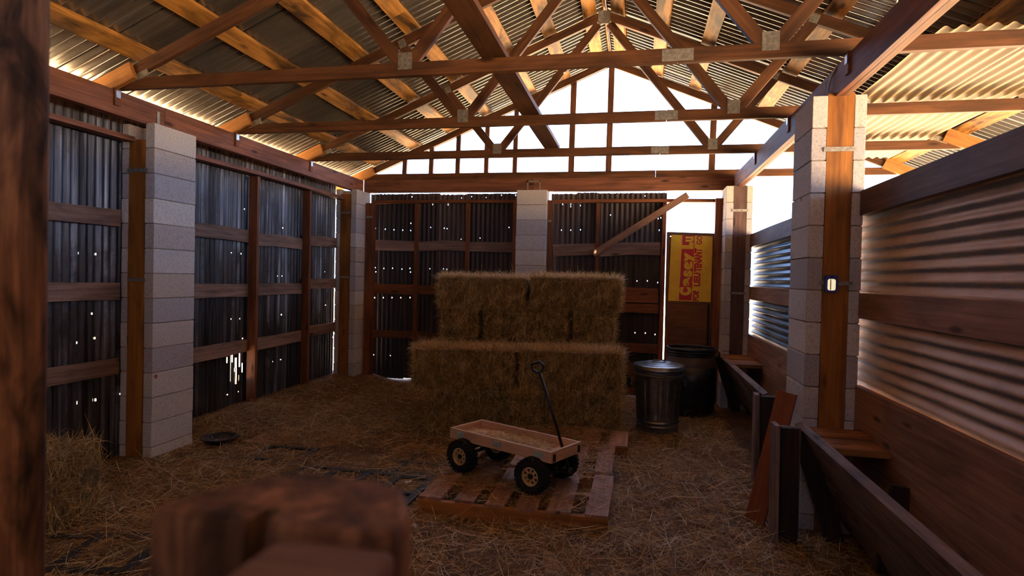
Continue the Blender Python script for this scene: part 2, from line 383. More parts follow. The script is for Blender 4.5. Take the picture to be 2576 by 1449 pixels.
def strands(name, P, D, ln, wd, mat, parent=None, kind='stuff', curl=0.25, nrm=None):
    """many straws: P roots (n,3), D unit directions (n,3)"""
    n = len(P)
    r = rng.normal(size=(n, 3)) if nrm is None else nrm + rng.normal(size=(n, 3)) * 0.5
    s = np.cross(D, r); s /= np.linalg.norm(s, axis=1)[:, None] + 1e-9
    q = np.cross(s, D)
    ln = ln[:, None]; wd = wd[:, None] / 2
    bend = (rng.uniform(-curl, curl, n))[:, None]
    side = (rng.uniform(-curl, curl, n))[:, None]
    V = np.empty((n, 6, 3))
    for k, t in enumerate((0.0, 0.5, 1.0)):
        c = P + D * ln * t + (q * bend + s * side) * ln * t * t
        ww = wd * (1.0, 0.9, 0.45)[k]
        V[:, 2 * k] = c - s * ww; V[:, 2 * k + 1] = c + s * ww
    me = bpy.data.meshes.new(name)
    me.vertices.add(n * 6); me.vertices.foreach_set('co', V.reshape(-1).astype(np.float32))
    base = (np.arange(n) * 6)[:, None]
    q4 = np.concatenate([base + np.array([0, 1, 3, 2]), base + np.array([2, 3, 5, 4])], axis=1).reshape(-1)
    me.loops.add(len(q4)); me.loops.foreach_set('vertex_index', q4.astype(np.int32))
    nf = n * 2; me.polygons.add(nf)
    me.polygons.foreach_set('loop_start', (np.arange(nf) * 4).astype(np.int32))
    me.update(calc_edges=True); me.validate()
    o = mesh_obj(name, me, mat, parent)
    if kind: o['kind'] = kind
    return o

# ------------------------------------------------------------------ the setting
YB = 8.05                                     # plane of the back wall
RX = -0.41                                    # ridge
def zc(x): return 3.03 + 0.4167 * (3.40 - abs(x - RX))      # centre line of a top chord
SL = math.atan(0.4167)

ground = raw('ground', [(-60, -60, -0.03), (60, -60, -0.03), (60, 70, -0.03), (-60, 70, -0.03)], [(0, 1, 2, 3)], 'ground'); tag(ground, kind='structure')

_tab = rng.uniform(-1, 1, (64, 64))
def vnoise(x, y):
    xi, yi = np.floor(x).astype(int), np.floor(y).astype(int); fx, fy = x - xi, y - yi
    fx = fx * fx * (3 - 2 * fx); fy = fy * fy * (3 - 2 * fy)
    g = lambda a, b: _tab[a % 64, b % 64]
    return (g(xi, yi) * (1 - fx) + g(xi + 1, yi) * fx) * (1 - fy) + (g(xi, yi + 1) * (1 - fx) + g(xi + 1, yi + 1) * fx) * fy
def floor_z(x, y):
    x = np.asarray(x, float); y = np.asarray(y, float)
    z = 0.012 * vnoise(x * 2.3, y * 2.3) + 0.006 * vnoise(x * 7, y * 7 + 9)
    berm = np.clip((-3.35 - x) / 0.7, 0, 1) * np.clip((y - 4.5) / 0.5, 0, 1)
    z = z + 0.12 * berm * berm * (3 - 2 * berm)
    z = z + 0.015 * np.clip((y - 7.2) / 0.6, 0, 1) * np.clip((-2.2 - x) / 0.5, 0, 1)
    return z
gx = np.arange(-4.3, 3.7, 0.08); gy = np.arange(-4.4, 8.3, 0.08)
X, Y = np.meshgrid(gx, gy); Z = floor_z(X, Y); nx, ny = len(gx), len(gy)
fl = raw('floor', np.stack([X, Y, Z], -1).reshape(-1, 3).tolist(),
         [(j * nx + i, j * nx + i + 1, (j + 1) * nx + i + 1, (j + 1) * nx + i) for j in range(ny - 1) for i in range(nx - 1)], 'floor', smooth=True)
tag(fl, kind='structure')

# roof: corrugated sheets on purlins
roof = empty('ceiling', (RX, 2, 4.4), kind='structure')
ZP = lambda x: zc(x) + 0.053 / math.cos(SL)          # underside of the purlins
def roofside(s):
    xe = RX + s * 4.25
    sx = Vector((s * math.cos(SL), 0, -math.sin(SL)))
    up = Vector((s * math.sin(SL), 0, math.cos(SL)))
    top = Vector((RX, 0, ZP(RX))) + up * 0.052
    y = -4.5
    ws = [3.2] + [0.61] * 16
    i = 0
    for wdt in ws:
        o = top + Vector((0, y, 0)) + up * (0.003 * (i % 2))
        holes = []
        if s < 0:
            for u, v in ((1425, 62), (1430, 92), (1427, 52)):
                q = at(u, v, y=7.0)
                q = Vector((-0.9 + random.uniform(-.03, .03), 5.95 + 0.25 * (v - 52) / 40, 0)); q.z = ZP(q.x) + 0.06
                holes.append((q, 0.012, 0.01))
        ob = corr('roof_sheet', o, (0, 1, 0), sx, wdt + 0.04, 4.62, 'roof_metal', roof, holes=holes, seg=10, amp=0.0118, pitch=0.0847, phase=random.uniform(0, 6) if i == 0 else 0)
        y += wdt; i += 1
    return
for s in (-1, 1): roofside(s)
for x in (-0.56, -1.0, -1.46, -2.08, -2.60, -3.13, -3.67, -4.5, -0.27, 0.20, 0.68, 1.50, 2.34, 3.05, 3.72):
    s = -1 if x < RX else 1
    sx = Vector((s * math.cos(SL), 0, -math.sin(SL))); up = Vector((s * math.sin(SL), 0, math.cos(SL)))
    c = Vector((x, 0, ZP(x))) + up * 0.020
    for y0, y1 in ((-4.4, 1.2), (1.2, 4.88), (4.88, 8.25)):
        board('purlin', c + Vector((0, y0, 0)), c + Vector((0, y1 - 0.004, 0)), 0.148, 0.038, sx, 'purlin', roof, 0.003)
rm = MB(); rm.box((0, 0, 0), (0.02, 12.7, 0.14)); rm.obj('ridge_board', 'purlin', roof, Matrix.Translation((RX, 1.9, zc(RX) + 0.13)))

for s in (-1, 1):
    sx = Vector((s * math.cos(SL), 0, -math.sin(SL))); up = Vector((s * math.sin(SL), 0, math.cos(SL)))
    m = MB(); m.box((0.11, 0, 0), (0.24, 12.8, 0.003)); m.obj('ridge_cap', 'roof_metal', roof, frame(Vector((RX, 1.9, ZP(RX))) + up * 0.066, sx, y=(0, 1, 0)))

# ---- unseen front wall, added to hold back light from behind the camera
wf = empty('wall_front_added', (0, -4.35, 0), kind='structure')
for x0, x1, z0, z1 in ((-4.15, -1.3, 0, 2.7), (-1.3, 1.4, 0, 2.7), (1.4, 3.2, 0, 2.14)):
    corr('wall_sheet', (x0, -4.35, z0), (1, 0, 0), (0, 0, 1), x1 - x0, z1 - z0, 'back_metal', wf, seg=4)

m = MB(); m.add([(-4.2, -4.35, 2.7), (3.4, -4.35, 2.7), (3.3, -4.35, 2.9), (1.2, -4.35, 3.75), (-2.0, -4.35, 3.75), (-4.1, -4.35, 2.9)], [(0, 1, 2, 3, 4, 5)]); m.obj('gable_blocker', 'back_metal', wf)  # added sheet, open only near the peak, to cut light from the front

# ---- left wall
def lh(pts, ox, oy, sc): return [(ox + a * sc, oy + b * sc, s) for a, b, s in pts]
left_holes = lh([(400, 57, 1), (127, 677, 1.2), (265, 685, 1.2), (387, 692, .5), (223, 1113, 1.1), (449, 1078, 1.3), (260, 1290, 1.2), (112, 1322, 1.2), (380, 1280, .5),
    (1548, 483, 1), (1608, 496, 1), (1233, 675, .7), (1312, 682, 1.1), (1563, 842, 1), (1603, 842, .7), (1725, 847, .6), (1228, 1152, 1), (1300, 1150, 1), (1596, 1121, 1), (1722, 1108, .9),
    (1912, 812, .6), (1912, 1052, .5), (1962, 1283, 1), (1311, 1292, .8), (1312, 1311, 1.3), (1230, 1420, 1.2), (1326, 360, .8)], 150, 400, 0.3494)
left_holes += lh([(504, 299, 1.6), (632, 280, 1.5), (742, 255, .8), (795, 239, 1), (1805, 25, .6), (1863, 12, .6), (1510, 245, .7), (1576, 225, .7)], 0, 900, 0.379)
XW = -4.17
lholes = [(at(u, v, x=XW), 0.0068 * s, 0.008 * s) for u, v, s in left_holes]
for u, v, hh, hw in ((579, 920, .11, .020), (579, 945, .06, .018), (594, 945, .09, .012), (594, 912, .05, .015), (603, 902, .09, .016), (607, 925, .05, .012), (572, 906, .03, .012), (584, 902, .04, .012), (600, 950, .03, .016), (588, 930, .02, .01)):
    lholes.append((at(u, v, x=XW), hh, hw))
wl = empty('wall_left', (-4.1, 4, 0), kind='structure')
y = -4.3
for k, wdt in enumerate([2.6, 2.6, 2.55] + [0.61] * 7):
    y1 = y + wdt
    end = min(y1 + 0.03, 7.70)
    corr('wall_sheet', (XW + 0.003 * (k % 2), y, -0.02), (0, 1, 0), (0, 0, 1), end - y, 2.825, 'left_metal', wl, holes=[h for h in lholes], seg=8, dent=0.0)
    y = y1
# header beam, in lengths
for y0, y1 in ((-4.3, 0.2), (0.2, 4.29), (4.295, 8.0)):
    board('header_beam', (-3.94, y0, 2.812), (-3.94, y1, 2.812), 0.182, 0.078, (0, 0, 1), 'header', wl)
board('top_rail', (-4.06, 4.56, 2.60), (-4.06, 7.68, 2.60), 0.105, 0.04, (1, 0, 0), 'header', wl, bow=0.0, bowt=-0.012)
board('top_rail', (-4.06, 0.3, 2.60), (-4.06, 4.10, 2.60), 0.105, 0.04, (1, 0, 0), 'header', wl)
for yy in (5.745, 6.80):
    board('stud', (-4.078, yy, 0.0), (-4.078, yy, 2.58), 0.10, 0.042, (1, 0, 0), 'stud', wl)
for z0, ys in ((1.935, 0), (1.35, 1), (0.735, 2)):
    for y0, y1, dz in ((0.3, 4.08, 0.02), (4.56, 5.71, 0.0), (5.77, 6.77, (-0.03, 0.0, 0.01)[ys]), (6.83, 7.68, (0.03, 0.06, 0.06)[ys])):
        board('girt', (-4.128, y0, z0 + dz), (-4.128, y1, z0 + dz + random.uniform(-.01, .01)), 0.135, 0.026, (0, 0, 1), 'girt', wl, 0.005, random.uniform(-.01, .01))

# ---- back wall
wb = empty('wall_back', (-1.5, YB, 0), kind='structure')
back_holes = lh([(280, 198, .8), (476, 201, .9), (531, 214, 1), (587, 195, 1), (891, 224, 1), (961, 213, 1), (1028, 201, .8), (1066, 220, .8), (1176, 203, .8), (1281, 204, 1.2), (683, 271, 1), (795, 272, 1.3),
    (525, 405, 1.1), (273, 443, 1.1), (340, 448, 1.1), (402, 452, 1.1), (466, 455, 1.1), (522, 457, 1), (667, 435, 1.1), (767, 441, 1.1), (788, 444, 1.1), (1230, 435, 1.1), (1022, 512, .9), (888, 520, .7),
    (270, 725, 1), (273, 755, 1), (333, 731, 1), (394, 729, 1), (460, 735, 1), (520, 730, 1), (523, 757, 1), (661, 733, 1), (760, 733, .6), (783, 737, 1), (655, 861, 1.1),
    (265, 941, 1.1), (329, 941, 1.1), (391, 941, 1.1), (453, 941, 1.1), (516, 941, 1.1), (261, 1208, 1.1), (320, 1217, .6), (385, 1222, .6), (446, 1222, .6), (507, 1223, .6), (256, 1352, .8), (378, 1358, .6),
    (1620, 270, 1.1), (1677, 270, 1.1), (1677, 285, 1.1), (1748, 277, 1), (1608, 455, 1), (1675, 455, 1), (1747, 452, 1.1), (1965, 346, 1.1), (2211, 208, 1), (2174, 238, .6), (2305, 372, 1.2), (2327, 366, 1.2), (2314, 455, 1.2),
    (2153, 821, 1), (2226, 820, 1), (2303, 832, 1), (2138, 1194, 1), (2212, 1196, 1), (2283, 1206, 1)], 850, 420, 0.3494)
YS = YB + 0.075
bholes = [(at(u, v, y=YS), 0.0075 * s, 0.008 * s) for u, v, s in back_holes]
for x0, x1, top in ((-3.84, -3.30, 2.70), (-3.31, -2.79, 2.69), (-2.80, -2.36, 2.675), (-2.37, -1.60, 2.685), (-1.165, -0.80, 2.675), (-0.81, -0.56, 2.69), (-0.57, 0.36, 2.68)):
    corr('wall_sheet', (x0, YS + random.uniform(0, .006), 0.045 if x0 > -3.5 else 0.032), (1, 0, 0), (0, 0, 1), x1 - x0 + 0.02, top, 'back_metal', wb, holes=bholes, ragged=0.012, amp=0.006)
for x0, x1 in ((-3.90, -1.395), (-1.39, 1.26)):
    board('header_beam', (x0, YB, 2.82), (x1, YB, 2.82), 0.175, 0.078, (0, 0, 1), 'header', wb)
yf = YB + 0.01
for x0, x1 in ((-3.75, -1.66), (-1.14, 1.0)):
    board('top_rail', (x0, yf, 2.595), (x1, yf, 2.60), 0.042, 0.085, (0, 0, 1), 'stud', wb, 0.002, 0.006)
for x in (-3.095, -2.335, -0.515):
    board('stud', (x, yf + 0.01, 0.03), (x, yf + 0.01, 2.575), 0.046, 0.075, (1, 0, 0), 'stud', wb)
board('stud', (0.335, yf + 0.02, 0.05), (0.355, yf + 0.02, 2.62), 0.05, 0.06, (1, 0, 0), 'stud', wb)
gz = ((1.97, 0.15), (1.345, 0.14), (0.685, 0.11))
for i, (z0, wd) in enumerate(gz):
    for x0, x1 in ((-3.75, -3.12), (-3.07, -2.36), (-2.31, -1.68)):
        board('girt', (x0, yf + 0.035, z0 + random.uniform(-.01, .01)), (x1, yf + 0.035, z0 + random.uniform(-.01, .01)), wd * random.uniform(.9, 1.05), 0.024, (0, 0, 1), 'girt' if i == 0 else 'stud', wb, 0.006, random.uniform(-.02, .02))
for x0, x1, z0, wd in ((-1.12, -0.545, 1.94, 0.155), (-0.49, 0.31, 1.95, 0.17), (-0.49, 0.30, 1.33, 0.19), (-0.49, 0.31, 1.15, 0.12), (-0.49, 0.31, 0.62, 0.12)):
    board('girt', (x0, yf + 0.03, z0 - 0.01), (x1, yf + 0.03, z0 + 0.02), wd, 0.024, (0, 0, 1), 'girt' if z0 > 1.6 else 'stud', wb, 0.008, 0.02)
board('sill_board', (-3.1, yf, 0.06), (0.3, yf, 0.06), 0.10, 0.03, (0, 0, 1), 'stud', wb)
# open gable: upright sticks between beam and roof
for u in (1016, 1083, 1150, 1222, 1294, 1436, 1530, 1790):
    x = at(u, 432, y=8.06).x
    board('gable_stud', (x, 8.075, 2.90), (x + 0.012, 8.075, zc(x) - 0.02), 0.062 if u < 1400 else 0.078, 0.036, (1, 0, 0), 'truss', wb)
# door opening on the right of the back wall: jamb post
board('door_jamb', (1.022, 7.99, 0.0), (1.022, 7.99, 2.62), 0.09, 0.10, (1, 0, 0), 'stud', wb)

# ---- right side: header, half walls
wr = empty('wall_right', (1.3, 4, 0), kind='structure')
for y0, y1 in ((-4.3, 0.2), (0.2, 4.25), (4.255, 8.0)):
    board('header_beam', (1.208, y0, 2.815), (1.208, y1, 2.815), 0.182, 0.036, (0, 0, 1), 'header', wr)
    board('header_beam', (1.248, y0, 2.815), (1.248, y1, 2.815), 0.182, 0.036, (0, 0, 1), 'midboard', wr)
XR = 1.385
y = 7.86
for y0, y1 in ((-4.2, 4.06), (4.44, 7.70)):
    board('rail', (XR - 0.012, y0, 2.06), (XR - 0.012, y1, 2.06), 0.155, 0.045, (0, 0, 1), 'rail', wr, 0.003)
    board('wall_board', (XR - 0.010, y0, 1.425), (XR - 0.010, y1, 1.425), 0.155, 0.032, (0, 0, 1), 'midboard', wr, 0.003)
    yw, y1 = y1, (8.02 if y1 > 5 else y1)
    board('wall_board', (XR - 0.012, y0, 0.785), (XR - 0.012, y1, 0.785), 0.285, 0.034, (0, 0, 1), 'midboard', wr, 0.002)
    board('wall_board', (XR - 0.010, y0, 0.50), (XR - 0.010, y1, 0.50), 0.30, 0.032, (0, 0, 1), 'midboard', wr, 0.002)
    board('wall_board', (XR - 0.010, y0, 0.16), (XR - 0.010, y1, 0.16), 0.40, 0.032, (0, 0, 1), 'midboard', wr, 0.002)
    y1 = yw
    for z0, z1 in ((0.90, 1.38), (1.46, 2.02)):
        yy = y1 + (0.16 if y1 < 5 else 0.03)
        while yy > y0 + 0.1:
            nn = max(y0, yy - 2.6)
            corr('wall_sheet', (XR + 0.026 + random.uniform(0, .004), yy, z0), (0, 0, 1), (0, -1, 0), z1 - z0, yy - nn + 0.03, 'right_metal' if y1 < 5 else 'sky_tinted_metal', wr, amp=0.0095, phase=0.0, rows=14, dent=0.006, ragged=0.006)
            yy = nn
        
# ------------------------------------------------------------------ block pillars
def ublock(x0, x1, y0, y1, rx0, rx1, rd):
    return [(x0, y0), (rx0, y0), (rx0, y0 + rd), (rx1, y0 + rd), (rx1, y0), (x1, y0), (x1, y1), (x0, y1)]
def pillar(label, x0, x1, y0, y1, rec, post, top=2.73, posts=(), straps=()):
    cx, cyy = (x0 + x1) / 2, (y0 + y1) / 2
    t = empty('block_pillar', (cx, cyy, 0), label, 'pillar')
    n = 14; g = 0.006
    for k in range(n):
        z1 = top - k * 0.2032; z0 = max(-0.05, z1 - 0.2032 + g)
        if z1 - z0 < 0.03: continue
        e = lambda: random.uniform(-0.003, 0.003)
        ex, ey = e(), e()
        m = MB()
        if rec: poly = ublock(x0 + ex, x1 + ex, y0 + ey, y1 + ey, rec[0], rec[1], rec[2])
        else: poly = [(x0 + ex, y0 + ey), (x1 + ex, y0 + ey), (x1 + ex, y1 + ey), (x0 + ex, y1 + ey)]
        m.prism([(p[0] - cx, p[1] - cyy) for p in poly], -(z1 - z0) / 2, (z1 - z0) / 2)
        m.obj('block', 'block', t, Matrix.Translation((cx, cyy, (z0 + z1) / 2)), bevel=0.004)
    s = 0.007; m = MB()
    if rec: m.prism(ublock(x0 + s, x1 - s, y0 + s, y1 - s, rec[0] - s, rec[1] + s, rec[2] + s), -0.05, top - 0.02)
    else: m.prism([(x0 + s, y0 + s), (x1 - s, y0 + s), (x1 - s, y1 - s), (x0 + s, y1 - s)], -0.05, top - 0.02)
    m.obj('mortar_core', 'mortar', t)
    for p in posts:
        board('wood_post', (p[0], p[1], p[4]), (p[0] + p[6], p[1], p[5]), p[2], p[3], (1, 0, 0), p[7], t, 0.003)
    for q in straps:
        m = MB(); m.box((0, 0, 0), q[3:6]); m.obj('strap', 'strap', t, Matrix.Translation(q[0:3]))
    return t
pillar('tall grey concrete block pillar with an orange post, by the tap light and feed trough', 1.06, 1.37, 4.04, 4.47, (1.148, 1.302, 0.15), None,
       posts=[(1.225, 4.105, 0.150, 0.13, 0.0, 2.745, 0.0, 'post')],
       straps=[(1.225, 4.035, 2.395, 0.19, 0.006, 0.028), (1.225, 4.035, 1.56, 0.19, 0.006, 0.026)])
pillar('blue grey concrete block pillar standing against the corrugated side wall with rust spots', -4.14, -3.83, 4.11, 4.57, (-4.075, -3.915, 0.15), None,
       posts=[(-3.995, 4.178, 0.152, 0.14, 0.0, 2.60, 0.0, 'post')],
       straps=[(-3.985, 4.104, 2.35, 0.19, 0.006, 0.03), (-3.985, 4.104, 1.46, 0.17, 0.006, 0.026), (-3.897, 4.215, 2.785, 0.005, 0.028, 0.13)])
pillar('dark concrete block pillar in the corner of side wall and back wall', -4.14, -3.83, 7.65, 8.08, (-4.075, -3.915, 0.15), None,
       posts=[(-3.995, 7.72, 0.152, 0.14, 0.0, 2.66, 0.0, 'post'), (-3.775, 7.99, 0.10, 0.13, 0.0, 2.57, 0.0, 'stud')],
       straps=[(-3.985, 7.644, 2.40, 0.17, 0.006, 0.03), (-3.985, 7.644, 1.50, 0.17, 0.006, 0.026), (-3.775, 7.92, 2.37, 0.12, 0.006, 0.03)])
pm_ = pillar('concrete block pillar in the middle of the back wall, above the hay', -1.60, -1.19, 7.86, 8.10, None, None,
       posts=[(-1.635, 7.985, 0.05, 0.13, 0.0, 2.60, 0.0, 'stud'), (-1.155, 7.985, 0.05, 0.13, 0.0, 2.60, 0.0, 'stud')],
       straps=[(-1.48, 8.006, 2.80, 0.02, 0.005, 0.16), (-1.31, 8.006, 2.80, 0.02, 0.005, 0.16), (-1.395, 8.006, 2.868, 0.19, 0.005, 0.02), (-1.155, 7.915, 2.32, 0.055, 0.006, 0.03)])
pillar('slim concrete block pillar with a dark post beside the plywood door', 1.06, 1.37, 7.65, 8.08, (1.148, 1.302, 0.15), None,
       posts=[(1.225, 7.715, 0.150, 0.13, 0.0, 2.735, 0.0, 'rail')],
       straps=[(1.225, 7.645, 2.43, 0.19, 0.006, 0.03), (1.225, 7.645, 1.42, 0.19, 0.006, 0.026)])

# ------------------------------------------------------------------ trusses
def plate(parent, x, y, z, wd, ht, rot=0):
    m = MB(); m.box((0, 0, 0), (wd, 0.003, ht))
    k = max(2, int(wd / 0.016)); r = max(2, int(ht / 0.022))
    for i in range(k):
        for j in range(r):
            m.box((-wd / 2 + (i + .5) * wd / k, -0.002, -ht / 2 + (j + .5) * ht / r), (0.004, 0.003, 0.011))
    return m.obj('truss_plate', 'strap', parent, Matrix.Translation((x, y, z)) @ Matrix.Rotation(rot, 4, 'Y'))
def truss(y, label, gable=False):
    t = empty('roof_truss', (RX, y, 2.955), label, 'truss', 'roof trusses across the barn')
    xl, xr = RX - 3.52, RX + 3.52
    sx = Vector((0, 0, 1))
    board('bottom_chord', (xl, y, 2.955), (0.22, y, 2.955), 0.09, 0.038, (0, 0, 1), 'truss', t)
    board('bottom_chord', (0.223, y, 2.955), (xr, y, 2.955), 0.09, 0.038, (0, 0, 1), 'truss', t)
    for s in (-1, 1):
        a = Vector((RX + s * 4.15, y, zc(RX + 4.15))); b = Vector((RX, y, zc(RX)))
        board('top_chord', a, b - (b - a).normalized() * 0.0, 0.09, 0.0375, (0, 0, 1), 'truss', t)
        a2 = Vector((RX + s * 4.1, y - 0.038, zc(RX + 4.1) - 0.01)); b2 = Vector((RX + s * 3.34, y - 0.038, zc(RX + 3.34) - 0.01))
        board('tail_board', a2, b2, 0.13, 0.036, (0, 0, 1), 'tail', t)
        if not gable:
            v = Vector((RX + s * 1.17, y, 2.99))
            board('web', v + Vector((-s * 0.03, 0, 0)), (RX + s * 0.06, y, zc(RX) - 0.10), 0.085, 0.036, (1, 0, 0), 'truss', t)
            board('web', v + Vector((s * 0.03, 0, 0)), (RX + s * 1.77, y, zc(RX + 1.77) - 0.03), 0.085, 0.036, (1, 0, 0), 'truss', t)
            plate(t, RX + s * 1.17, y - 0.0205, 3.01, 0.10, 0.115)
            plate(t, RX + s * 1.77, y - 0.0205, zc(RX + 1.77) - 0.01, 0.07, 0.075, s * SL)
            plate(t, RX + s * 3.30, y - 0.0205, 3.008, 0.16, 0.05, s * SL * 0.9)
    if not gable:
        plate(t, 0.22, y - 0.0205, 2.955, 0.19, 0.075)
        plate(t, RX, y - 0.0205, zc(RX) - 0.03, 0.13, 0.14)
        for x, d in ((-3.895, 1), (1.186, -1)):
            m = MB(); m.box((0, 0, 0), (0.02, 0.055, 0.13)); m.obj('tie_block', 'stud', t, Matrix.Translation((x, y - 0.035, 2.85)))
            m = MB(); m.box((0, 0, 0), (0.004, 0.04, 0.055)); m.obj('tie_plate', 'galv', t, Matrix.Translation((x + d * 0.012, y - 0.035, 2.872)))
    return t
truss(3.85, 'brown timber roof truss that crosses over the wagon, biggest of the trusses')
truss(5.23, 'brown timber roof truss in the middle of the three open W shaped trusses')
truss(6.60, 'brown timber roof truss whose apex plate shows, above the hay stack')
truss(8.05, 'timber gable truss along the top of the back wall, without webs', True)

o = board('bracing_plank', (-0.955, 2.9, 3.022), (-0.955, 6.66, 3.022), 0.165, 0.04, (1, 0, 0), 'truss')
tag(o, 'long dark plank lying across the truss bottom chords under the roof', 'plank')

# corrugated sheets stored on the chords
for x0, y0, y1, lab in ((1.66, 3.80, 7.3, 'tan corrugated sheet stored on the truss chords beside the header beam'), (2.23, 3.79, 7.55, 'tan corrugated sheet stored on the truss chords, outer one near the eave')):
    ob = corr('stored_roof_sheet', (x0, y0, 3.018 + (0.008 if x0 > 2 else 0)), (1, 0, 0), (0, 1, 0), 0.62, y1 - y0, 'loft_metal', None, amp=0.0115, pitch=0.0847, rows=10, dent=0.005, ragged=0.01)
    tag(ob, lab, 'roof sheet', 'spare roof sheets lying on the truss chords')

# ------------------------------------------------------------------ door, sign, loose plank at the back
d1 = empty('door_1', (0.7, 8.05, 0), kind='structure')
for z0, z1 in ((0.02, 1.24), (1.2405, 2.13)):
    m = MB(); m.box((0, 0, 0), (0.60, 0.014, z1 - z0)); m.obj('plywood_panel', 'plywood', d1, Matrix.Translation((0.715, 8.03, (z0 + z1) / 2)))
board('door_rail', (0.40, 8.02, 2.165), (1.02, 8.02, 2.15), 0.05, 0.03, (0, 0, 1), 'plywood', d1)
board('door_stile', (0.415, 8.02, 0.02), (0.405, 8.02, 2.19), 0.04, 0.028, (1, 0, 0), 'plywood', d1)
board('door_stile', (0.985, 8.015, 0.02), (0.985, 8.015, 2.14), 0.055, 0.03, (1, 0, 0), 'stud', d1)
board('door_stile', (0.94, 8.014, 0.02), (0.93, 8.014, 1.26), 0.02, 0.02, (1, 0, 0), 'manger_dark', d1)

sg = empty('campaign_sign', (0.705, 8.0, 1.26), 'yellow campaign sign with red lettering turned sideways on the plywood door', 'sign')
def zx(u, v):                                   # spot of the sign crop -> photograph -> sign plane
    p = at(1670 + u * 0.1449, 570 + v * 0.1449, y=8.0); return p.x, p.z
def flat_poly(name, mat, pts, y0, y1):
    m = MB(); P = [zx(*p) for p in pts]; n = len(P)
    m.add([(p[0], y0, p[1]) for p in P] + [(p[0], y1, p[1]) for p in P], [tuple(range(n)), tuple(range(2 * n - 1, n - 1, -1))] + [(i, i + n, (i + 1) % n + n, (i + 1) % n) for i in range(n)])
    return m.obj(name, mat, sg)
flat_poly('sign_panel', 'yellow', [(75, 1290), (812, 1312), (850, 170), (130, 140)], 8.002, 8.010)
flat_poly('red_band', 'red', [(262, 1278), (478, 1285), (527, 392), (308, 388), (290, 800), (272, 1050), (266, 1160)], 8.0010, 8.0025)
flat_poly('red_band', 'red', [(316, 318), (440, 322), (442, 268), (520, 272), (514, 390), (526, 392), (536, 156), (322, 150)], 8.0010, 8.0025)
def lettering(body, mat, u0, u1, v0, v1, thick, y):
    """letters that run upwards: cap top at crop column u0, baseline at u1, from row v1 up to v0"""
    fc = bpy.data.curves.new('lettering', 'FONT'); fc.body = body; fc.offset = thick; fc.extrude = 0.0
    to = bpy.data.objects.new('lettering_draft', fc); C.objects.link(to)
    bpy.context.view_layer.update()
    me = bpy.data.meshes.new_from_object(to.evaluated_get(bpy.context.evaluated_depsgraph_get()))
    bpy.data.objects.remove(to)
    co = np.empty(len(me.vertices) * 3); me.vertices.foreach_get('co', co); co = co.reshape(-1, 3)
    lo, hi = co.min(0), co.max(0)
    xa, zb = zx(u1, v1); xb, zt = zx(u0, v0)
    fx = (co[:, 0] - lo[0]) / (hi[0] - lo[0]); fy = (co[:, 1] - lo[1]) / (hi[1] - lo[1])
    out = np.stack([xa + (xb - xa) * fy, np.full(len(co), y), zb + (zt - zb) * fx], 1)
    me.vertices.foreach_set('co', out.reshape(-1).astype(np.float32)); me.update()
    me.materials.clear(); me.materials.append(M[mat])
    return mesh_obj('lettering', me, mat, sg)
YL = 8.0003
lettering('C', 'yellow', 268, 475, 1046, 1198, 0.085, YL)
lettering('a', 'yellow', 332, 484, 884, 1036, 0.085, YL)
lettering('s', 'yellow', 342, 492, 758, 872, 0.085, YL)
lettering('e', 'yellow', 352, 500, 604, 752, 0.085, YL)
lettering('y', 'yellow', 358, 528, 445, 622, 0.085, YL)
lettering('u', 'yellow', 378, 520, 172, 264, 0.05, YL)
lettering('FOR', 'red', 500, 606, 1090, 1294, 0.055, 8.0016)
lettering('LIEU', 'red', 520, 632, 800, 1038, 0.055, 8.0016)
lettering('TENANT', 'red', 532, 656, 376, 786, 0.055, 8.0016)
lettering('GO', 'red', 570, 664, 160, 312, 0.03, 8.0016)

o = board('loose_plank', (-0.56, 7.955, 1.885), (0.63, 7.955, 2.665), 0.085, 0.03, (0, 0, 1), 'midboard', None, 0.003)
tag(o, 'loose plank nailed slanting across the back wall towards the door opening', 'plank')

# ------------------------------------------------------------------ right side fittings
tl = empty('tap_light', (1.193, 4.03, 1.556), 'small lit push lamp in a navy case strapped on the orange post', 'lamp')
m = MB(); w2, h2 = 0.038, 0.054
def rrect(w_, h_, r, n=5):
    return [(sx_ * (w_ - r) + r * math.cos(a0 + k * PI / 2 / n), sy_ * (h_ - r) + r * math.sin(a0 + k * PI / 2 / n)) for sx_, sy_, a0 in ((1, 1, 0), (-1, 1, PI / 2), (-1, -1, PI), (1, -1, 3 * PI / 2)) for k in range(n + 1)]
ROTF = Matrix.Rotation(PI / 2, 4, 'X')
m.prism(rrect(w2, h2, 0.018), 0, 0.022); m.obj('case', 'navy', tl, Matrix.Translation((1.193, 4.032, 1.556)) @ ROTF)
m = MB(); m.prism(rrect(0.0035, 0.033, 0.003), 0, 0.0295); m.obj('reflector', 'gold', tl, Matrix.Translation((1.186, 4.032, 1.55)) @ ROTF)
m = MB(); m.prism(rrect(0.022, 0.035, 0.012), 0, 0.028); m.obj('lens', 'lens', tl, Matrix.Translation((1.193, 4.032, 1.55)) @ ROTF)
m = MB(); m.prism(rrect(0.006, 0.005, 0.004), 0, 0.024); m.obj('button', 'iron', tl, Matrix.Translation((1.193, 4.032, 1.598)) @ ROTF)

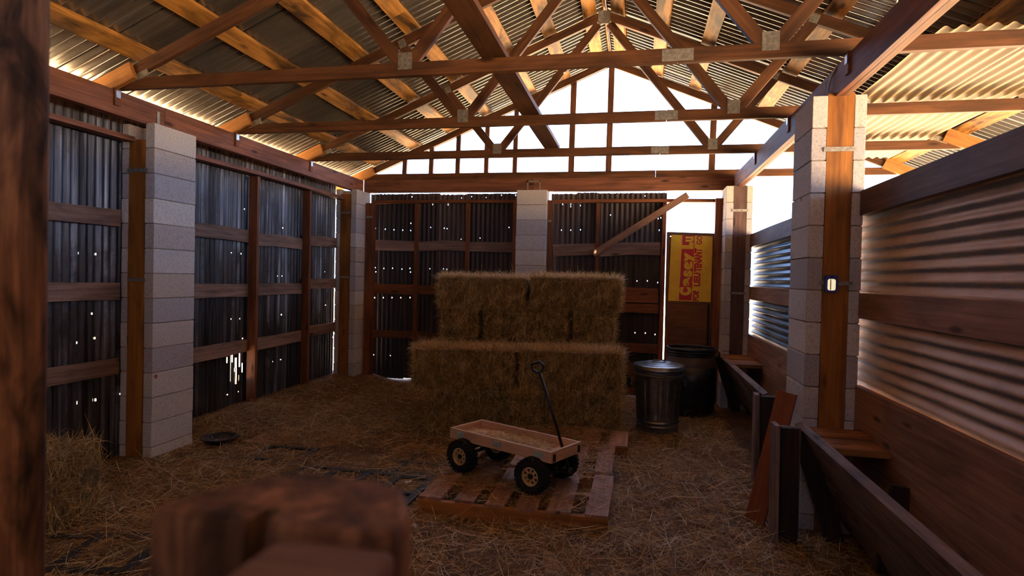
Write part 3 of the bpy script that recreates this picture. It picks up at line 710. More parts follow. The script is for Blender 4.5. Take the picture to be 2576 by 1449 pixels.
def curve_tube(name, pts, r, mat, parent=None):
    m = MB(); P = []
    pts = [Vector(p) for p in pts]
    for i in range(len(pts) - 1):
        p0 = pts[max(i - 1, 0)]; p1 = pts[i]; p2 = pts[i + 1]; p3 = pts[min(i + 2, len(pts) - 1)]
        for k in range(6):
            t = k / 6; P.append(0.5 * ((2 * p1) + (p2 - p0) * t + (2 * p0 - 5 * p1 + 4 * p2 - p3) * t * t + (-p0 + 3 * p1 - 3 * p2 + p3) * t ** 3))
    P.append(pts[-1]); m.tube(P, r, 6); return m.obj(name, mat, parent, smooth=True)
o = curve_tube('cable', [(1.183, 4.16, 2.735), (1.176, 4.14, 2.80), (1.18, 4.10, 2.86), (1.19, 4.02, 2.91)], 0.006, 'cable')
tag(o, 'short white cable running up the header beam above the block pillar', 'cable')
o = curve_tube('cable', [(1.30, 3.55, 3.36), (1.32, 3.50, 3.27), (1.31, 3.46, 3.18), (1.29, 3.44, 3.02)], 0.005, 'cable')
tag(o, 'thin pale cable hanging down from the roof behind the header beam', 'cable')

# feed troughs along the half wall
def manger(label, y0, y1, shelf):
    t = empty('feed_trough', (1.15, (y0 + y1) / 2, 0), label, 'trough', 'feed troughs along the half wall')
    a = Vector((1.025, 0, 0.56)); dn = Vector((0.30, 0, -0.62)).normalized()
    # sloping front: three planks from the top edge down and inwards
    ends = (0.0, -0.02, -0.05)
    for k in range(3):
        c = Vector((1.03, 0, 0.675)) + dn * (0.11 + 0.222 * k) + Vector((0.004 * (k % 2), 0, 0))
        board('front_plank', c + Vector((0, y0, 0)), c + Vector((0, y1 + ends[k], 0)), 0.218, 0.046, dn, 'manger', t, 0.003)
    n = Vector((0.62, 0, 0.30)).normalized()
    # brace at the open end
    board('end_brace', Vector((1.005, y1 - 0.15, 0.66)), Vector((1.22, y1 - 0.15, 0.0)), 0.10, 0.05, (1, 0, 0), 'manger_dark', t)
    board('end_brace', Vector((1.005, y0 + 0.1, 0.66)), Vector((1.22, y0 + 0.1, 0.0)), 0.10, 0.05, (1, 0, 0), 'manger_dark', t) if y0 > 2 else None
    for (ys, wdt, zz) in shelf:
        board('cross_board', (1.07, ys, zz), (1.362, ys, zz), wdt, 0.034, (0, 1, 0), 'shelf', t)
    for (ys, h) in ((y1 - 0.75, 0.55),):
        board('divider', (1.28, ys, 0.1), (1.34, ys, h), 0.12, 0.03, (1, 0, 0), 'manger_dark', t)
    board('back_plank', (1.345, y0, 0.15), (1.345, y1 - 0.7, 0.15), 0.26, 0.02, (0, 0, 1), 'shelf', t)
    return t
manger('wooden feed trough nearer the camera, below the tan corrugated half wall', -1.0, 4.03, ((3.83, 0.20, 0.655), (3.60, 0.22, 0.645)))
manger('wooden feed trough at the back below the sky-tinted corrugated half wall', 5.0, 7.62, ((7.40, 0.42, 0.655), (6.95, 0.4, 0.65)))

def endpair(label, x0, x1, y, h, back):
    t = empty('end_boards', ((x0 + x1) / 2, y, 0), label, 'post')
    xm = x0 + 0.016
    board('edge_board', (x0, y + 0.01, 0), (x0 - 0.008, y + 0.01, h + 0.015), 0.03, 0.12, (1, 0, 0), 'manger', t)
    board('face_board', ((x0 + x1) / 2 + 0.016, y, 0), ((x0 + x1) / 2 + 0.008, y, h), x1 - x0 - 0.035, 0.05, (1, 0, 0), 'manger_dark', t)
    board('back_board', ((x0 + x1) / 2 + back, y + 0.07, 0), ((x0 + x1) / 2 + back, y + 0.07, h - 0.01), x1 - x0 - 0.02, 0.04, (1, 0, 0), 'manger', t)
endpair('pair of dark upright boards in front of the leaning red board', 0.855, 0.985, 3.80, 0.69, 0.03)
endpair('pair of dark upright boards behind the leaning red board at the back trough', 0.945, 1.09, 4.85, 0.68, 0.06)

pb = at(1898, 1312, z=0.0); pt = Vector((0.995, 4.17, 0.835))
o = board('leaning_board', (pb.x, pb.y, 0.0), pt, 0.125, 0.022, (0.80, -0.55, 0.1), 'redboard', None, 0.0)
tag(o, 'smooth reddish board leaning against the block pillar between the trough ends', 'board')

# ------------------------------------------------------------------ hay bales
def bale(label, c, size, rz, seed, nfront=5200, group='hay bales of the stack', cat='hay bale', frizz=1.0, strings=True, name='hay_bale', vertical=0.7, grp=True, open_ends='lr', tops=0):
    size = (size[0] - 0.010 * (2 - len(open_ends)), size[1], size[2] - 0.008)
    lx, ly, lz = size; rs = np.random.default_rng(seed)
    nxx, nyy, nzz = max(3, int(lx / 0.06)), max(3, int(ly / 0.06)), max(3, int(lz / 0.06))
    vs, idx, fs = [], {}, []
    def vid(i, j, k):
        if (i, j, k) in idx: return idx[i, j, k]
        p = np.array([(i / nxx - .5) * lx, (j / nyy - .5) * ly, (k / nzz - .5) * lz])
        r = 0.045; h = np.array([lx, ly, lz]) / 2 - r
        q = np.clip(p, -h, h); d = p - q; dl = np.linalg.norm(d)
        nn = d / dl if dl > 1e-6 else np.zeros(3)
        p2 = q + nn * min(r, dl)
        p2 = p2 + nn * rs.uniform(-0.014, 0.012)
        idx[i, j, k] = len(vs); vs.append(tuple(p2)); return idx[i, j, k]
    for i in range(nxx):
        for j in range(nyy):
            fs.append((vid(i, j, 0), vid(i, j + 1, 0), vid(i + 1, j + 1, 0), vid(i + 1, j, 0)))
            fs.append((vid(i, j, nzz), vid(i + 1, j, nzz), vid(i + 1, j + 1, nzz), vid(i, j + 1, nzz)))
    for i in range(nxx):
        for k in range(nzz):
            fs.append((vid(i, 0, k), vid(i + 1, 0, k), vid(i + 1, 0, k + 1), vid(i, 0, k + 1)))
            fs.append((vid(i, nyy, k), vid(i, nyy, k + 1), vid(i + 1, nyy, k + 1), vid(i + 1, nyy, k)))
    for j in range(nyy):
        for k in range(nzz):
            fs.append((vid(0, j, k), vid(0, j, k + 1), vid(0, j + 1, k + 1), vid(0, j + 1, k)))
            fs.append((vid(nxx, j, k), vid(nxx, j + 1, k), vid(nxx, j + 1, k + 1), vid(nxx, j, k + 1)))
    mw = Matrix.Translation(c) @ Matrix.Rotation(rz, 4, 'Z')
    b = raw(name, vs, fs, 'hay_body', None, mw, True)
    tag(b, label, cat, group if grp else None)
    # strands on front, top and sides
    if nfront:
        A = {'f': lx * lz, 't': lx * ly * 0.9, 'l': ly * lz, 'r': ly * lz, 'b': lx * lz * 0.25}
        tot = sum(A.values()); Ps, Ds, Ns, ls = [], [], [], []
        for k, a in A.items():
            if k in 'lr' and k not in open_ends: continue
            n = int(nfront * a / tot); u1, u2 = rs.uniform(-.5, .5, n), rs.uniform(-.5, .5, n)
            o3 = np.zeros((n, 3)); nn = np.zeros(3)
            if k == 'f' or k == 'b':
                sgn = -1 if k == 'f' else 1
                o3[:, 0] = u1 * (lx - .03); o3[:, 2] = u2 * (lz - .02); o3[:, 1] = sgn * (ly / 2 - 0.006); nn[1] = sgn; ta, tb = np.array([0, 0, 1.]), np.array([1., 0, 0])
            elif k == 't':
                o3[:, 0] = u1 * (lx - .03); o3[:, 1] = u2 * (ly - .03); o3[:, 2] = lz / 2 - 0.008; nn[2] = 1; ta, tb = np.array([1., 0, 0]), np.array([0, 1., 0])
            else:
                sgn = -1 if k == 'l' else 1
                o3[:, 1] = u1 * (ly - .03); o3[:, 2] = u2 * (lz - .02); o3[:, 0] = sgn * (lx / 2 - 0.006); nn[0] = sgn; ta, tb = np.array([0, 0, 1.]), np.array([0, 1., 0])
            ang = rs.uniform(0, 2 * PI, n)
            if k != 't':
                vert = rs.uniform(0, 1, n) < vertical
                ang = np.where(vert, rs.choice([0, PI], n) + rs.normal(0, 0.38, n), ang)
            el = np.abs(rs.normal(0.10, 0.16 if k != 't' else 0.3 * frizz, n))
            d = (np.cos(ang)[:, None] * ta + np.sin(ang)[:, None] * tb) * np.cos(el)[:, None] + nn * np.sin(el)[:, None]
            l_ = rs.uniform(0.05, 0.15, n) * (1 + (rs.uniform(0, 1, n) < 0.05) * 0.8)
            o3 -= d * (l_[:, None] * 0.3)
            Ps.append(o3); Ds.append(d); ls.append(l_); Ns.append(np.repeat(nn[None], n, 0))
        # frizz along the upper front edge and the upright edges
        n = int(nfront * 0.10); o3 = np.zeros((n, 3)); o3[:, 0] = rs.uniform(-.5, .5, n) * lx; o3[:, 1] = -ly / 2 + 0.02; o3[:, 2] = lz / 2 - 0.02
        d = rs.normal(0, 0.55, (n, 3)) + np.array([0, -0.35, 0.8]); d /= np.linalg.norm(d, axis=1)[:, None]
        Ps.append(o3); Ds.append(d); ls.append(rs.uniform(0.04, 0.10, n)); Ns.append(np.repeat(np.array([[0, -.5, 1.]]), n, 0))
        n = int(nfront * 0.10); o3 = np.zeros((n, 3)); sg_ = rs.choice([q for q, e in ((-1, 'l'), (1, 'r')) if e in open_ends] or [0], n); o3[:, 0] = sg_ * (lx / 2 - .02); o3[:, 1] = -ly / 2 + rs.uniform(0.01, 0.3, n); o3[:, 2] = rs.uniform(-.5, .5, n) * lz
        d = rs.normal(0, 0.5, (n, 3)); d[:, 0] += sg_ * 0.8; d /= np.linalg.norm(d, axis=1)[:, None]
        Ps.append(o3); Ds.append(d); ls.append(rs.uniform(0.04, 0.11, n)); Ns.append(d)
        P = np.concatenate(Ps); D = np.concatenate(Ds); ll = np.concatenate(ls); NN = np.concatenate(Ns)
        cs, sn = math.cos(rz), math.sin(rz); Rm = np.array([[cs, -sn, 0], [sn, cs, 0], [0, 0, 1]])
        P = P @ Rm.T + np.array(c); D = D @ Rm.T; NN = NN @ Rm.T
        strands('hay_strands', P, D, ll, rs.uniform(0.0018, 0.004, len(P)), 'hay', b, nrm=NN)
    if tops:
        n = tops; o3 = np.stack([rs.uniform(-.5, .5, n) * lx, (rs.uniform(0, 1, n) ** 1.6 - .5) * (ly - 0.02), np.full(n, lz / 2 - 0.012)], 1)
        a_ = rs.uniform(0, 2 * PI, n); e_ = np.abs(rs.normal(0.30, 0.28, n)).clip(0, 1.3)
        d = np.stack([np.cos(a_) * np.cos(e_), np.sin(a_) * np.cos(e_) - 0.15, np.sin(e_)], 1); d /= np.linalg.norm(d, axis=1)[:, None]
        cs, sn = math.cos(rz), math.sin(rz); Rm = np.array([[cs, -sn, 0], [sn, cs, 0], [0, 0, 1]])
        strands('loose_top_straw', o3 @ Rm.T + np.array(c), d @ Rm.T, rs.uniform(0.05, 0.13, n), rs.uniform(0.002, 0.004, n), 'lit_top_straw', b)
    if strings:
        for q in (-0.25, 0.25):
            m = MB(); hx, hy, hz = lx * q, ly / 2 + 0.004, lz / 2 + 0.004
            m.tube([(hx, -hy + .02, hz), (hx, hy - .02, hz), (hx, hy, hz - .02), (hx, hy, -hz + .02), (hx, hy - .02, -hz + .01), (hx, -hy + .02, -hz + .01), (hx, -hy, -hz + .02), (hx, -hy, hz - .02)], 0.0025, 5, True)
            m.obj('twine', 'twine', b, mw, True)
    return b
RZ = 0.115
ex = Vector((math.cos(RZ), math.sin(RZ), 0)); ey = Vector((-math.sin(RZ), math.cos(RZ), 0))
O = Vector((-0.10, 5.86, 0))                 # lower front corner of the stack beside the dustbin
def bc(sx_, sy_, z): return O + ex * sx_ + ey * sy_ + Vector((0, 0, z))
# layer 1
bale('bottom hay bale of the stack on the side away from the dustbin', bc(-1.50, 0.25, 0.205), (0.88, 0.46, 0.42), RZ, 1, 7000, open_ends='l', vertical=0.35)
bale('short loose hay bale standing proud at the foot of the stack behind the wagon', bc(-0.93, 0.12, 0.215), (0.30, 0.46, 0.43), RZ - 0.05, 2, 3600, strings=False, vertical=0.55)
bale('hay bale at the bottom of the stack on the side of the dustbin', bc(-0.38, 0.25, 0.205), (0.76, 0.48, 0.42), RZ, 3, 7000, open_ends='r', vertical=0.35)
# layer 2
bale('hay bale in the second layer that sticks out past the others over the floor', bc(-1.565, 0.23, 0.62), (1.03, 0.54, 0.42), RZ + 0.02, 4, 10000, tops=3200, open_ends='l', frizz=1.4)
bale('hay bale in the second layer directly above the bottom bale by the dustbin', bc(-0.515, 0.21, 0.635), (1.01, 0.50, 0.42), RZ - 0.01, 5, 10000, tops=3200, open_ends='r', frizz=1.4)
# rows behind that carry the upper bales
bale('hay bale hidden behind the second layer, away from the dustbin', bc(-1.45, 0.86, 0.42), (1.0, 0.72, 0.83), RZ, 6, 1500, strings=False)
bale('hay bale hidden behind the second layer, towards the dustbin', bc(-0.47, 0.86, 0.43), (0.93, 0.72, 0.84), RZ, 7, 1500, strings=False)
# layer 3
bale('end of a hay bale in the third layer, away from the dustbin', bc(-1.72, 0.92, 1.02), (0.43, 0.62, 0.35), RZ, 8, 4200, open_ends='l', vertical=0.3)
bale('hay bale in the middle of the third layer between two bale ends', bc(-1.00, 0.90, 1.03), (0.97, 0.58, 0.35), RZ, 9, 7500, open_ends='', vertical=0.45)
bale('end of a hay bale in the third layer next to the dustbin side', bc(-0.265, 0.92, 1.035), (0.46, 0.62, 0.36), RZ, 10, 4200, open_ends='r', vertical=0.4)
# layer 4
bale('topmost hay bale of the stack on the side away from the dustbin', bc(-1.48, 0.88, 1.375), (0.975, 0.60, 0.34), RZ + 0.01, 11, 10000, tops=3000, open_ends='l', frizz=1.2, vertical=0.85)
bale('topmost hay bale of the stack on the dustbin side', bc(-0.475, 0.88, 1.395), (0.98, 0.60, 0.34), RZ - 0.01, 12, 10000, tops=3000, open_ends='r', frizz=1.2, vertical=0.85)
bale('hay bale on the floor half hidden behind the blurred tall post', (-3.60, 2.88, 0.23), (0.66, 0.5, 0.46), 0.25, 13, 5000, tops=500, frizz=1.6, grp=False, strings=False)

# ------------------------------------------------------------------ dustbin and barrel
cc = at(1650, 1092, z=0.0)
bx, by = 0.262, 6.36
bn = empty('dustbin', (bx, by, 0), 'galvanised fluted dustbin with its lid on, standing beside the hay', 'bin')
T0 = Matrix.Translation((bx, by, 0))
m = MB(); prof = [(0.205, 0.0), (0.215, 0.01), (0.215, 0.05), (0.222, 0.06), (0.212, 0.07), (0.214, 0.09), (0.222, 0.10), (0.213, 0.115)]
fl0 = len(prof)
prof += [(0.216 + 0.028 * k / 8, 0.13 + 0.42 * k / 8) for k in range(9)]; fl1 = len(prof)
prof += [(0.246, 0.565), (0.254, 0.575), (0.254, 0.585), (0.246, 0.595), (0.247, 0.62), (0.255, 0.628), (0.247, 0.635), (0.247, 0.655)]
NF = 96
def flute(j, i):
    if fl0 + 1 <= j < fl1 - 1: return -0.007 * (1 if (i // 3) % 2 else 0)
    return 0
m.lathe(prof, NF, mod=flute); m.obj('can_body', 'galv', bn, T0, smooth=False)
m = MB(); m.lathe([(0.252, 0.635), (0.272, 0.632), (0.276, 0.640), (0.268, 0.648), (0.266, 0.672), (0.258, 0.678), (0.235, 0.680), (0.225, 0.686), (0.215, 0.683), (0.185, 0.690), (0.175, 0.696), (0.165, 0.692), (0.135, 0.700), (0.125, 0.705), (0.115, 0.701), (0.06, 0.708), (0.0005, 0.711)], 64)
m.obj('lid', 'galv', bn, T0, smooth=True)
m = MB(); m.tube([(-0.07, 0, 0.70), (-0.055, 0, 0.722), (0.055, 0, 0.722), (0.07, 0, 0.70)], 0.008, 8); o = m.obj('lid_handle', 'pallet', bn, T0 @ Matrix.Rotation(0.3, 4, 'Z'), True); o['label'] = 'rusty brown lid handle'
for a in (0.1, PI + 0.1):
    m = MB(); q = Matrix.Rotation(a, 4, 'Z'); m.tube([q @ Vector((0.243, -0.05, 0.53)), q @ Vector((0.27, -0.055, 0.52)), q @ Vector((0.275, -0.05, 0.46)), q @ Vector((0.275, 0.05, 0.46)), q @ Vector((0.27, 0.055, 0.52)), q @ Vector((0.243, 0.05, 0.53))], 0.004, 6); m.obj('side_handle', 'galv', bn, T0, True)

bl = empty('barrel', (0.66, 7.25, 0), 'black open topped plastic barrel in the back corner below the yellow sign', 'barrel')
T1 = Matrix.Translation((0.66, 7.25, 0))
m = MB(); m.lathe([(0.24, 0.0), (0.27, 0.02), (0.285, 0.2), (0.29, 0.4), (0.288, 0.57)], 48); m.obj('barrel_body', 'barrel', bl, T1, smooth=True)
m = MB(); m.lathe([(0.288, 0.57), (0.283, 0.63), (0.262, 0.675), (0.25, 0.69), (0.246, 0.71), (0.225, 0.71), (0.222, 0.60), (0.21, 0.3), (0.01, 0.28)], 48, caps=False); o = m.obj('barrel_shoulder', 'barrel_band', bl, T1, smooth=True); o['label'] = 'brownish shoulder'
for z_, r_ in ((0.70, 0.255), (0.73, 0.262), (0.765, 0.268)):
    m = MB(); m.tube([(r_ * math.cos(a * PI / 18), r_ * math.sin(a * PI / 18), z_) for a in range(36)], 0.017, 8, True); m.obj('rim_hoop', 'barrel', bl, T1, True)
m = MB(); m.tube([(0.285, -0.04, 0.76), (0.315, -0.05, 0.73), (0.31, -0.06, 0.55)], 0.009, 6); m.obj('handle_strap', 'iron', bl, T1, True)

o = board('loose_board', at(1555, 895, y=7.0), at(1650, 1005, y=6.75), 0.12, 0.022, (0.5, 0, 0.6), 'plywood', None, 0.0)
tag(o, 'reddish loose board slanting in the dark between hay stack and dustbin', 'board')
# ------------------------------------------------------------------ pallets
def pallet(label, x0, x1, y0, y1, nsl, zoff=0.0, gaps=()):
    t = empty('pallet', ((x0 + x1) / 2, (y0 + y1) / 2, 0), label, 'pallet')
    for yy in (y0 + 0.02, (y0 + y1) / 2, y1 - 0.02):
        board('stringer', (x0, yy, 0.047 + zoff), (x1, yy, 0.047 + zoff), 0.09, 0.036, (0, 0, 1), 'pallet_edge', t, 0.003)
    w_ = (x1 - x0) / nsl
    for k in range(nsl):
        if k in gaps: continue
        xx = x0 + w_ * (k + .5); ww = w_ * random.uniform(0.62, 0.76)
        if k == 0: xx = x0 + ww / 2
        if k == nsl - 1: xx = x1 - ww / 2
        e0 = random.choice((0.0, 0.0, 0.02, -0.008))
        board('slat', (xx, y0 + e0, 0.1015 + zoff), (xx + random.uniform(-.008, .008), y1 - random.uniform(0, 0.03), 0.1015 + zoff), ww, 0.018, (1, 0, 0), 'pallet', t, 0.003)
    return t
pallet('wooden pallet with an orange front board under the wagon', -1.345, -0.125, 3.625, 4.40, 6)
pallet('wooden pallet half under straw between wagon and hay', -1.35, -0.135, 4.455, 5.25, 6, 0.0)
pallet('wooden pallet end poking out at the foot of the hay stack', -1.15, -0.03, 5.28, 5.80, 5, -0.02)

# ------------------------------------------------------------------ wagon
WZ = 0.112
rear = (at(1155, 1187, z=WZ + 0.0) + at(1235, 1152, z=WZ)) / 2; front = (at(1330, 1242, z=WZ) + at(1440, 1210, z=WZ)) / 2
hd = Vector((-0.535 - (-1.143), 4.05 - 4.36, 0)).normalized()
org = Vector((-0.84, 4.205, WZ))
wg = empty('wagon', org, 'flat wooden garden wagon with black tyres and a tall pull handle', 'wagon', rz=math.atan2(hd.y, hd.x))
WM = Matrix.Translation(org) @ Matrix.Rotation(math.atan2(hd.y, hd.x), 4, 'Z')
R0 = 0.122
BZ = 0.235                                   # bed floor height above the pallet
BLn, BWd, BH = 0.93, 0.36, 0.075
m = MB(); m.box((0, 0, 0), (BLn - 0.03, BWd - 0.03, 0.014)); m.obj('bed_floor', 'wagon', wg, WM @ Matrix.Translation((0, 0, BZ)))
def wboard(name, a, b, wd, th, wdir, mat): return board(name, WM @ Vector(a), WM @ Vector(b), wd, th, WM.to_3x3() @ Vector(wdir), mat, wg, 0.0)
for s in (-1, 1):
    wboard('side_board', (-BLn / 2, s * (BWd / 2 - .009), BZ + 0.025), (BLn / 2, s * (BWd / 2 - .009), BZ + 0.025), BH, 0.018, (0, 0, 1), 'wagon')
    wboard('end_board', (s * (BLn / 2 - .009), -BWd / 2 + .019, BZ + 0.025), (s * (BLn / 2 - .009), BWd / 2 - .019, BZ + 0.025), BH, 0.018, (0, 1, 0) if False else (0, 0, 1), 'wagon')
    for xx in (-0.36, 0.0, 0.36):
        m = MB(); m.box((0, 0, 0), (0.075, 0.003, 0.034)); m.box((0, s * 0.007, 0), (0.03, 0.012, 0.036)); m.box((-.028, s * 0.002, 0), (0.008, 0.006, 0.008)); m.box((.028, s * 0.002, 0), (0.008, 0.006, 0.008))
        m.obj('stake_pocket', 'zinc', wg, WM @ Matrix.Translation((xx, s * (BWd / 2 + 0.002), BZ + 0.03)))
    m = MB(); m.box((0, 0, 0), (0.03, 0.003, 0.05)); m.obj('corner_bracket', 'iron', wg, WM @ Matrix.Translation((BLn / 2 + 0.002, s * (BWd / 2 - 0.03), BZ + 0.02)) @ Matrix.Rotation(PI / 2, 4, 'Z'))
m = MB()
m.box((0, 0, BZ - 0.02), (0.80, 0.05, 0.025)); m.tube([(-0.31, 0, R0 + 0.01), (-0.2, 0, BZ - 0.03)], 0.012, 6); m.tube([(-0.31, -0.12, R0), (-0.12, -0.05, BZ - 0.02)], 0.01, 6); m.tube([(-0.31, 0.12, R0), (-0.12, 0.05, BZ - 0.02)], 0.01, 6)
m.box((-0.31, 0, 0.19), (0.05, 0.22, 0.06)); m.box((0.31, 0, 0.20), (0.10, 0.10, 0.05)); m.tube([(0.31, 0, 0.10), (0.31, 0, 0.2)], 0.02, 10)
m.obj('undercarriage', 'iron', wg, WM)
m = MB(); m.tube([(-0.31, -0.20, R0), (-0.31, 0.20, R0)], 0.011, 10); m.tube([(-0.31, -0.14, R0), (-0.33, -0.1, 0.2)], 0.012, 6); m.tube([(-0.31, 0.14, R0), (-0.33, 0.1, 0.2)], 0.012, 6); m.obj('rear_axle', 'iron', wg, WM)
ST = 0.10                                    # steering angle of the front axle
FM = WM @ Matrix.Translation((0.31, 0, 0)) @ Matrix.Rotation(ST, 4, 'Z')
m = MB(); m.tube([(0, -0.20, R0), (0, 0.20, R0)], 0.013, 10); m.box((0.02, 0, R0 + 0.02), (0.06, 0.24, 0.02)); m.tube([(0, -0.15, R0), (0.10, -0.02, R0 + 0.0)], 0.013, 8); m.tube([(0, 0.15, R0), (0.10, 0.02, R0)], 0.013, 8); m.tube([(0.08, 0, R0), (0.175, 0, R0 - 0.01)], 0.016, 8)
m.obj('front_axle', 'iron', wg, FM)
# wheels
def wheel_parts():
    t = MB(); n = 64; w_ = 0.042
    prof = [(0.062, -w_ * .75), (0.070, -w_ * .9), (0.092, -w_), (0.110, -w_ * .85), (0.117, -w_ * .45), (0.118, 0), (0.117, w_ * .45), (0.110, w_ * .85), (0.092, w_), (0.070, w_ * .9), (0.062, w_ * .75)]
    t.lathe(prof, n, caps=False)
    for k in range(26):
        a = 2 * PI * k / 26
        for s, da in ((-1, 0), (1, PI / 26)):
            q = Matrix.Rotation(a + da, 4, 'Z') @ Matrix.Translation((0.1165, 0, s * 0.021)) @ Matrix.Rotation(s * 0.5, 4, 'X')
            t.box((0, 0, 0), (0.012, 0.013, 0.034), q)
            q = Matrix.Rotation(a + da, 4, 'Z') @ Matrix.Translation((0.106, 0, s * 0.041)) @ Matrix.Rotation(-s * 0.6, 4, 'Y')
            t.box((0, 0, 0), (0.022, 0.011, 0.008), q)
    r = MB()
    r.lathe([(0.063, 0.030), (0.063, 0.036), (0.056, 0.037), (0.053, 0.030), (0.050, 0.024), (0.050, -0.02), (0.063, -0.03)], 40, caps=False)
    r.lathe([(0.0505, -0.030), (0.056, -0.037), (0.063, -0.036), (0.063, -0.030)], 40, caps=False)
    for k in range(8):
        q = Matrix.Rotation(2 * PI * k / 8, 4, 'Z'); r.box((0.038, 0, 0.022), (0.030, 0.016, 0.006), q)
    r.lathe([(0.030, 0.020), (0.030, 0.026), (0.022, 0.028), (0.022, 0.020)], 24)
    h = MB(); h.lathe([(0.016, -0.04), (0.016, 0.034), (0.012, 0.038), (0.001, 0.039)], 20)
    b = MB(); b.lathe([(0.05, 0.004), (0.02, 0.008), (0.001, 0.008)], 24)
    return t, r, h, b
_wm = wheel_parts(); _cache = {}
def wheel(MM, yy):
    s = -1 if yy < 0 else 1
    mw = MM @ Matrix.Translation((0, yy, R0)) @ Matrix.Rotation(-s * PI / 2, 4, 'X')
    if not _cache:
        w0 = _wm[0].obj('wheel', 'rubber', wg, mw, False); r0 = _wm[1].obj('rim', 'rim', w0, mw, False); h0 = _wm[2].obj('hub', 'iron', w0, mw, True); b0 = _wm[3].obj('rim_well', 'iron', w0, mw, True)
        r0['label'] = 'tan steel rim'
        _cache.update(w=w0, c=[r0, h0, b0])
    else:
        w0 = bpy.data.objects.new('wheel', _cache['w'].data); place(w0, mw, wg)
        for c_ in _cache['c']:
            q = c_.copy(); q.parent = None; place(q, mw, w0)
for MM, yy in ((FM, -0.205), (FM, 0.205), (WM @ Matrix.Translation((-0.31, 0, 0)), -0.205), (WM @ Matrix.Translation((-0.31, 0, 0)), 0.205)): wheel(MM, yy)
hb = at(1426, 1172, y=4.0); hb = FM @ Vector((0.17, 0, R0))
ht = at(1357, 935, y=4.03)
m = MB(); m.tube([hb, hb + (ht - hb) * 0.5 + Vector((0.005, 0, 0)), ht], 0.0105, 10); m.obj('pull_handle', 'iron', wg, smooth=True)
ax_ = (ht - hb).normalized(); sd_ = FM.to_3x3() @ Vector((0, 1, 0)); sd_ = (Vector((-0.95, -0.05, 0.0)) * 1.0); sd_ = (sd_ - ax_ * sd_.dot(ax_)).normalized()
m = MB(); loop = [ht + sd_ * (0.018), ht + sd_ * 0.043 + ax_ * 0.028, ht + sd_ * 0.040 + ax_ * 0.062, ht - sd_ * 0.022 + ax_ * 0.064, ht - sd_ * 0.043 + ax_ * 0.03, ht - sd_ * 0.018]
m.tube(loop, 0.0085, 8, True); m.obj('handle_grip', 'iron', wg, smooth=True)
m = MB(); m.tube([hb + Vector((0, 0, -0.02)), hb + Vector((0, 0, 0.03))], 0.022, 10); m.obj('handle_hinge', 'iron', wg, smooth=True)
# hay scraps on the bed
n = 1500
P = np.stack([rng.normal(0.02, 0.2, n).clip(-.42, .42), rng.normal(0, 0.07, n).clip(-.15, .15), np.full(n, BZ + 0.012)], 1); P[:, 2] += np.abs(rng.normal(0, 0.010, n))
a = rng.uniform(0, 2 * PI, n); e = rng.normal(0.05, 0.18, n); D = np.stack([np.cos(a) * np.cos(e), np.sin(a) * np.cos(e), np.abs(np.sin(e))], 1)
ll = rng.uniform(0.03, 0.10, n); P = P - D * ll[:, None] * 0.4; P[:, 2] = np.maximum(P[:, 2], BZ + 0.009)
Rw = np.array(WM.to_3x3()); P = P @ Rw.T + np.array(org); D = D @ Rw.T
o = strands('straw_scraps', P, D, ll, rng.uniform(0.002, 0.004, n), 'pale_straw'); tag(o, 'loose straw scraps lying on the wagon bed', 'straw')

# ------------------------------------------------------------------ rubber mats and scraps in the straw
def mat_grid(label, corner, ux, uy, lx, ly, nx_, ny_, z=0.0, bar=0.055):
    m = MB(); ux = Vector(ux).normalized(); uy = Vector(uy).normalized(); h = 0.035
    for i in range(nx_ + 1):
        for_x = lx * i / nx_
        m.box((for_x, ly / 2, h / 2), (bar, ly + bar, h))
    for j in range(ny_ + 1):
        m.box((lx / 2, ly * j / ny_, h / 2 - 0.001), (lx + bar, bar, h))
    o = m.obj('rubber_mat', 'matrubber', None, frame(Vector(corner) + Vector((0, 0, z)), ux, y=uy), bevel=0.006)
    return tag(o, label, 'mat', 'black rubber grid mats sunk in the straw')
mat_grid('black rubber mat whose blue lit edge touches the pallet', (-1.475, 4.262, 0.0), (-0.02, -1, 0), (-1, -0.05, 0), 0.95, 1.05, 3, 4, 0.012)
mat_grid('black rubber mat behind the blurred stump, running to the wagon wheel', (-1.44, 4.385, 0.0), (-1, 0.0, 0), (0, 1, 0), 1.15, 0.5, 3, 2, -0.006)
mat_grid('black rubber mat in the straw between the side wall and the middle mat', (-2.69, 4.345, 0.0), (-1, -0.02, 0), (0.01, 1, 0), 0.42, 0.36, 1, 1, 0.012)
mat_grid('black rubber mat at the foot of the blue grey block pillar', (-3.12, 4.24, 0.0), (-1, 0.1, 0), (0, 1, 0), 0.62, 0.22, 2, 1, 0.0)
mat_grid('black rubber mat showing through straw beside the blurred tall post', (-2.62, 2.93, 0.0), (-1, -0.25, 0), (0.25, -1, 0), 0.75, 0.4, 2, 1, -0.022)
m = MB(); m.lathe([(0.10, 0.0), (0.125, 0.02), (0.15, 0.05), (0.158, 0.055), (0.15, 0.06), (0.125, 0.035), (0.05, 0.022), (0.001, 0.02)], 32)
p = at(552, 1092, z=0.08); o = m.obj('feed_pan', 'matrubber', None, Matrix.Translation((p.x, p.y, 0.0)), True); tag(o, 'round black rubber feed pan sunk in straw near the side wall', 'pan')
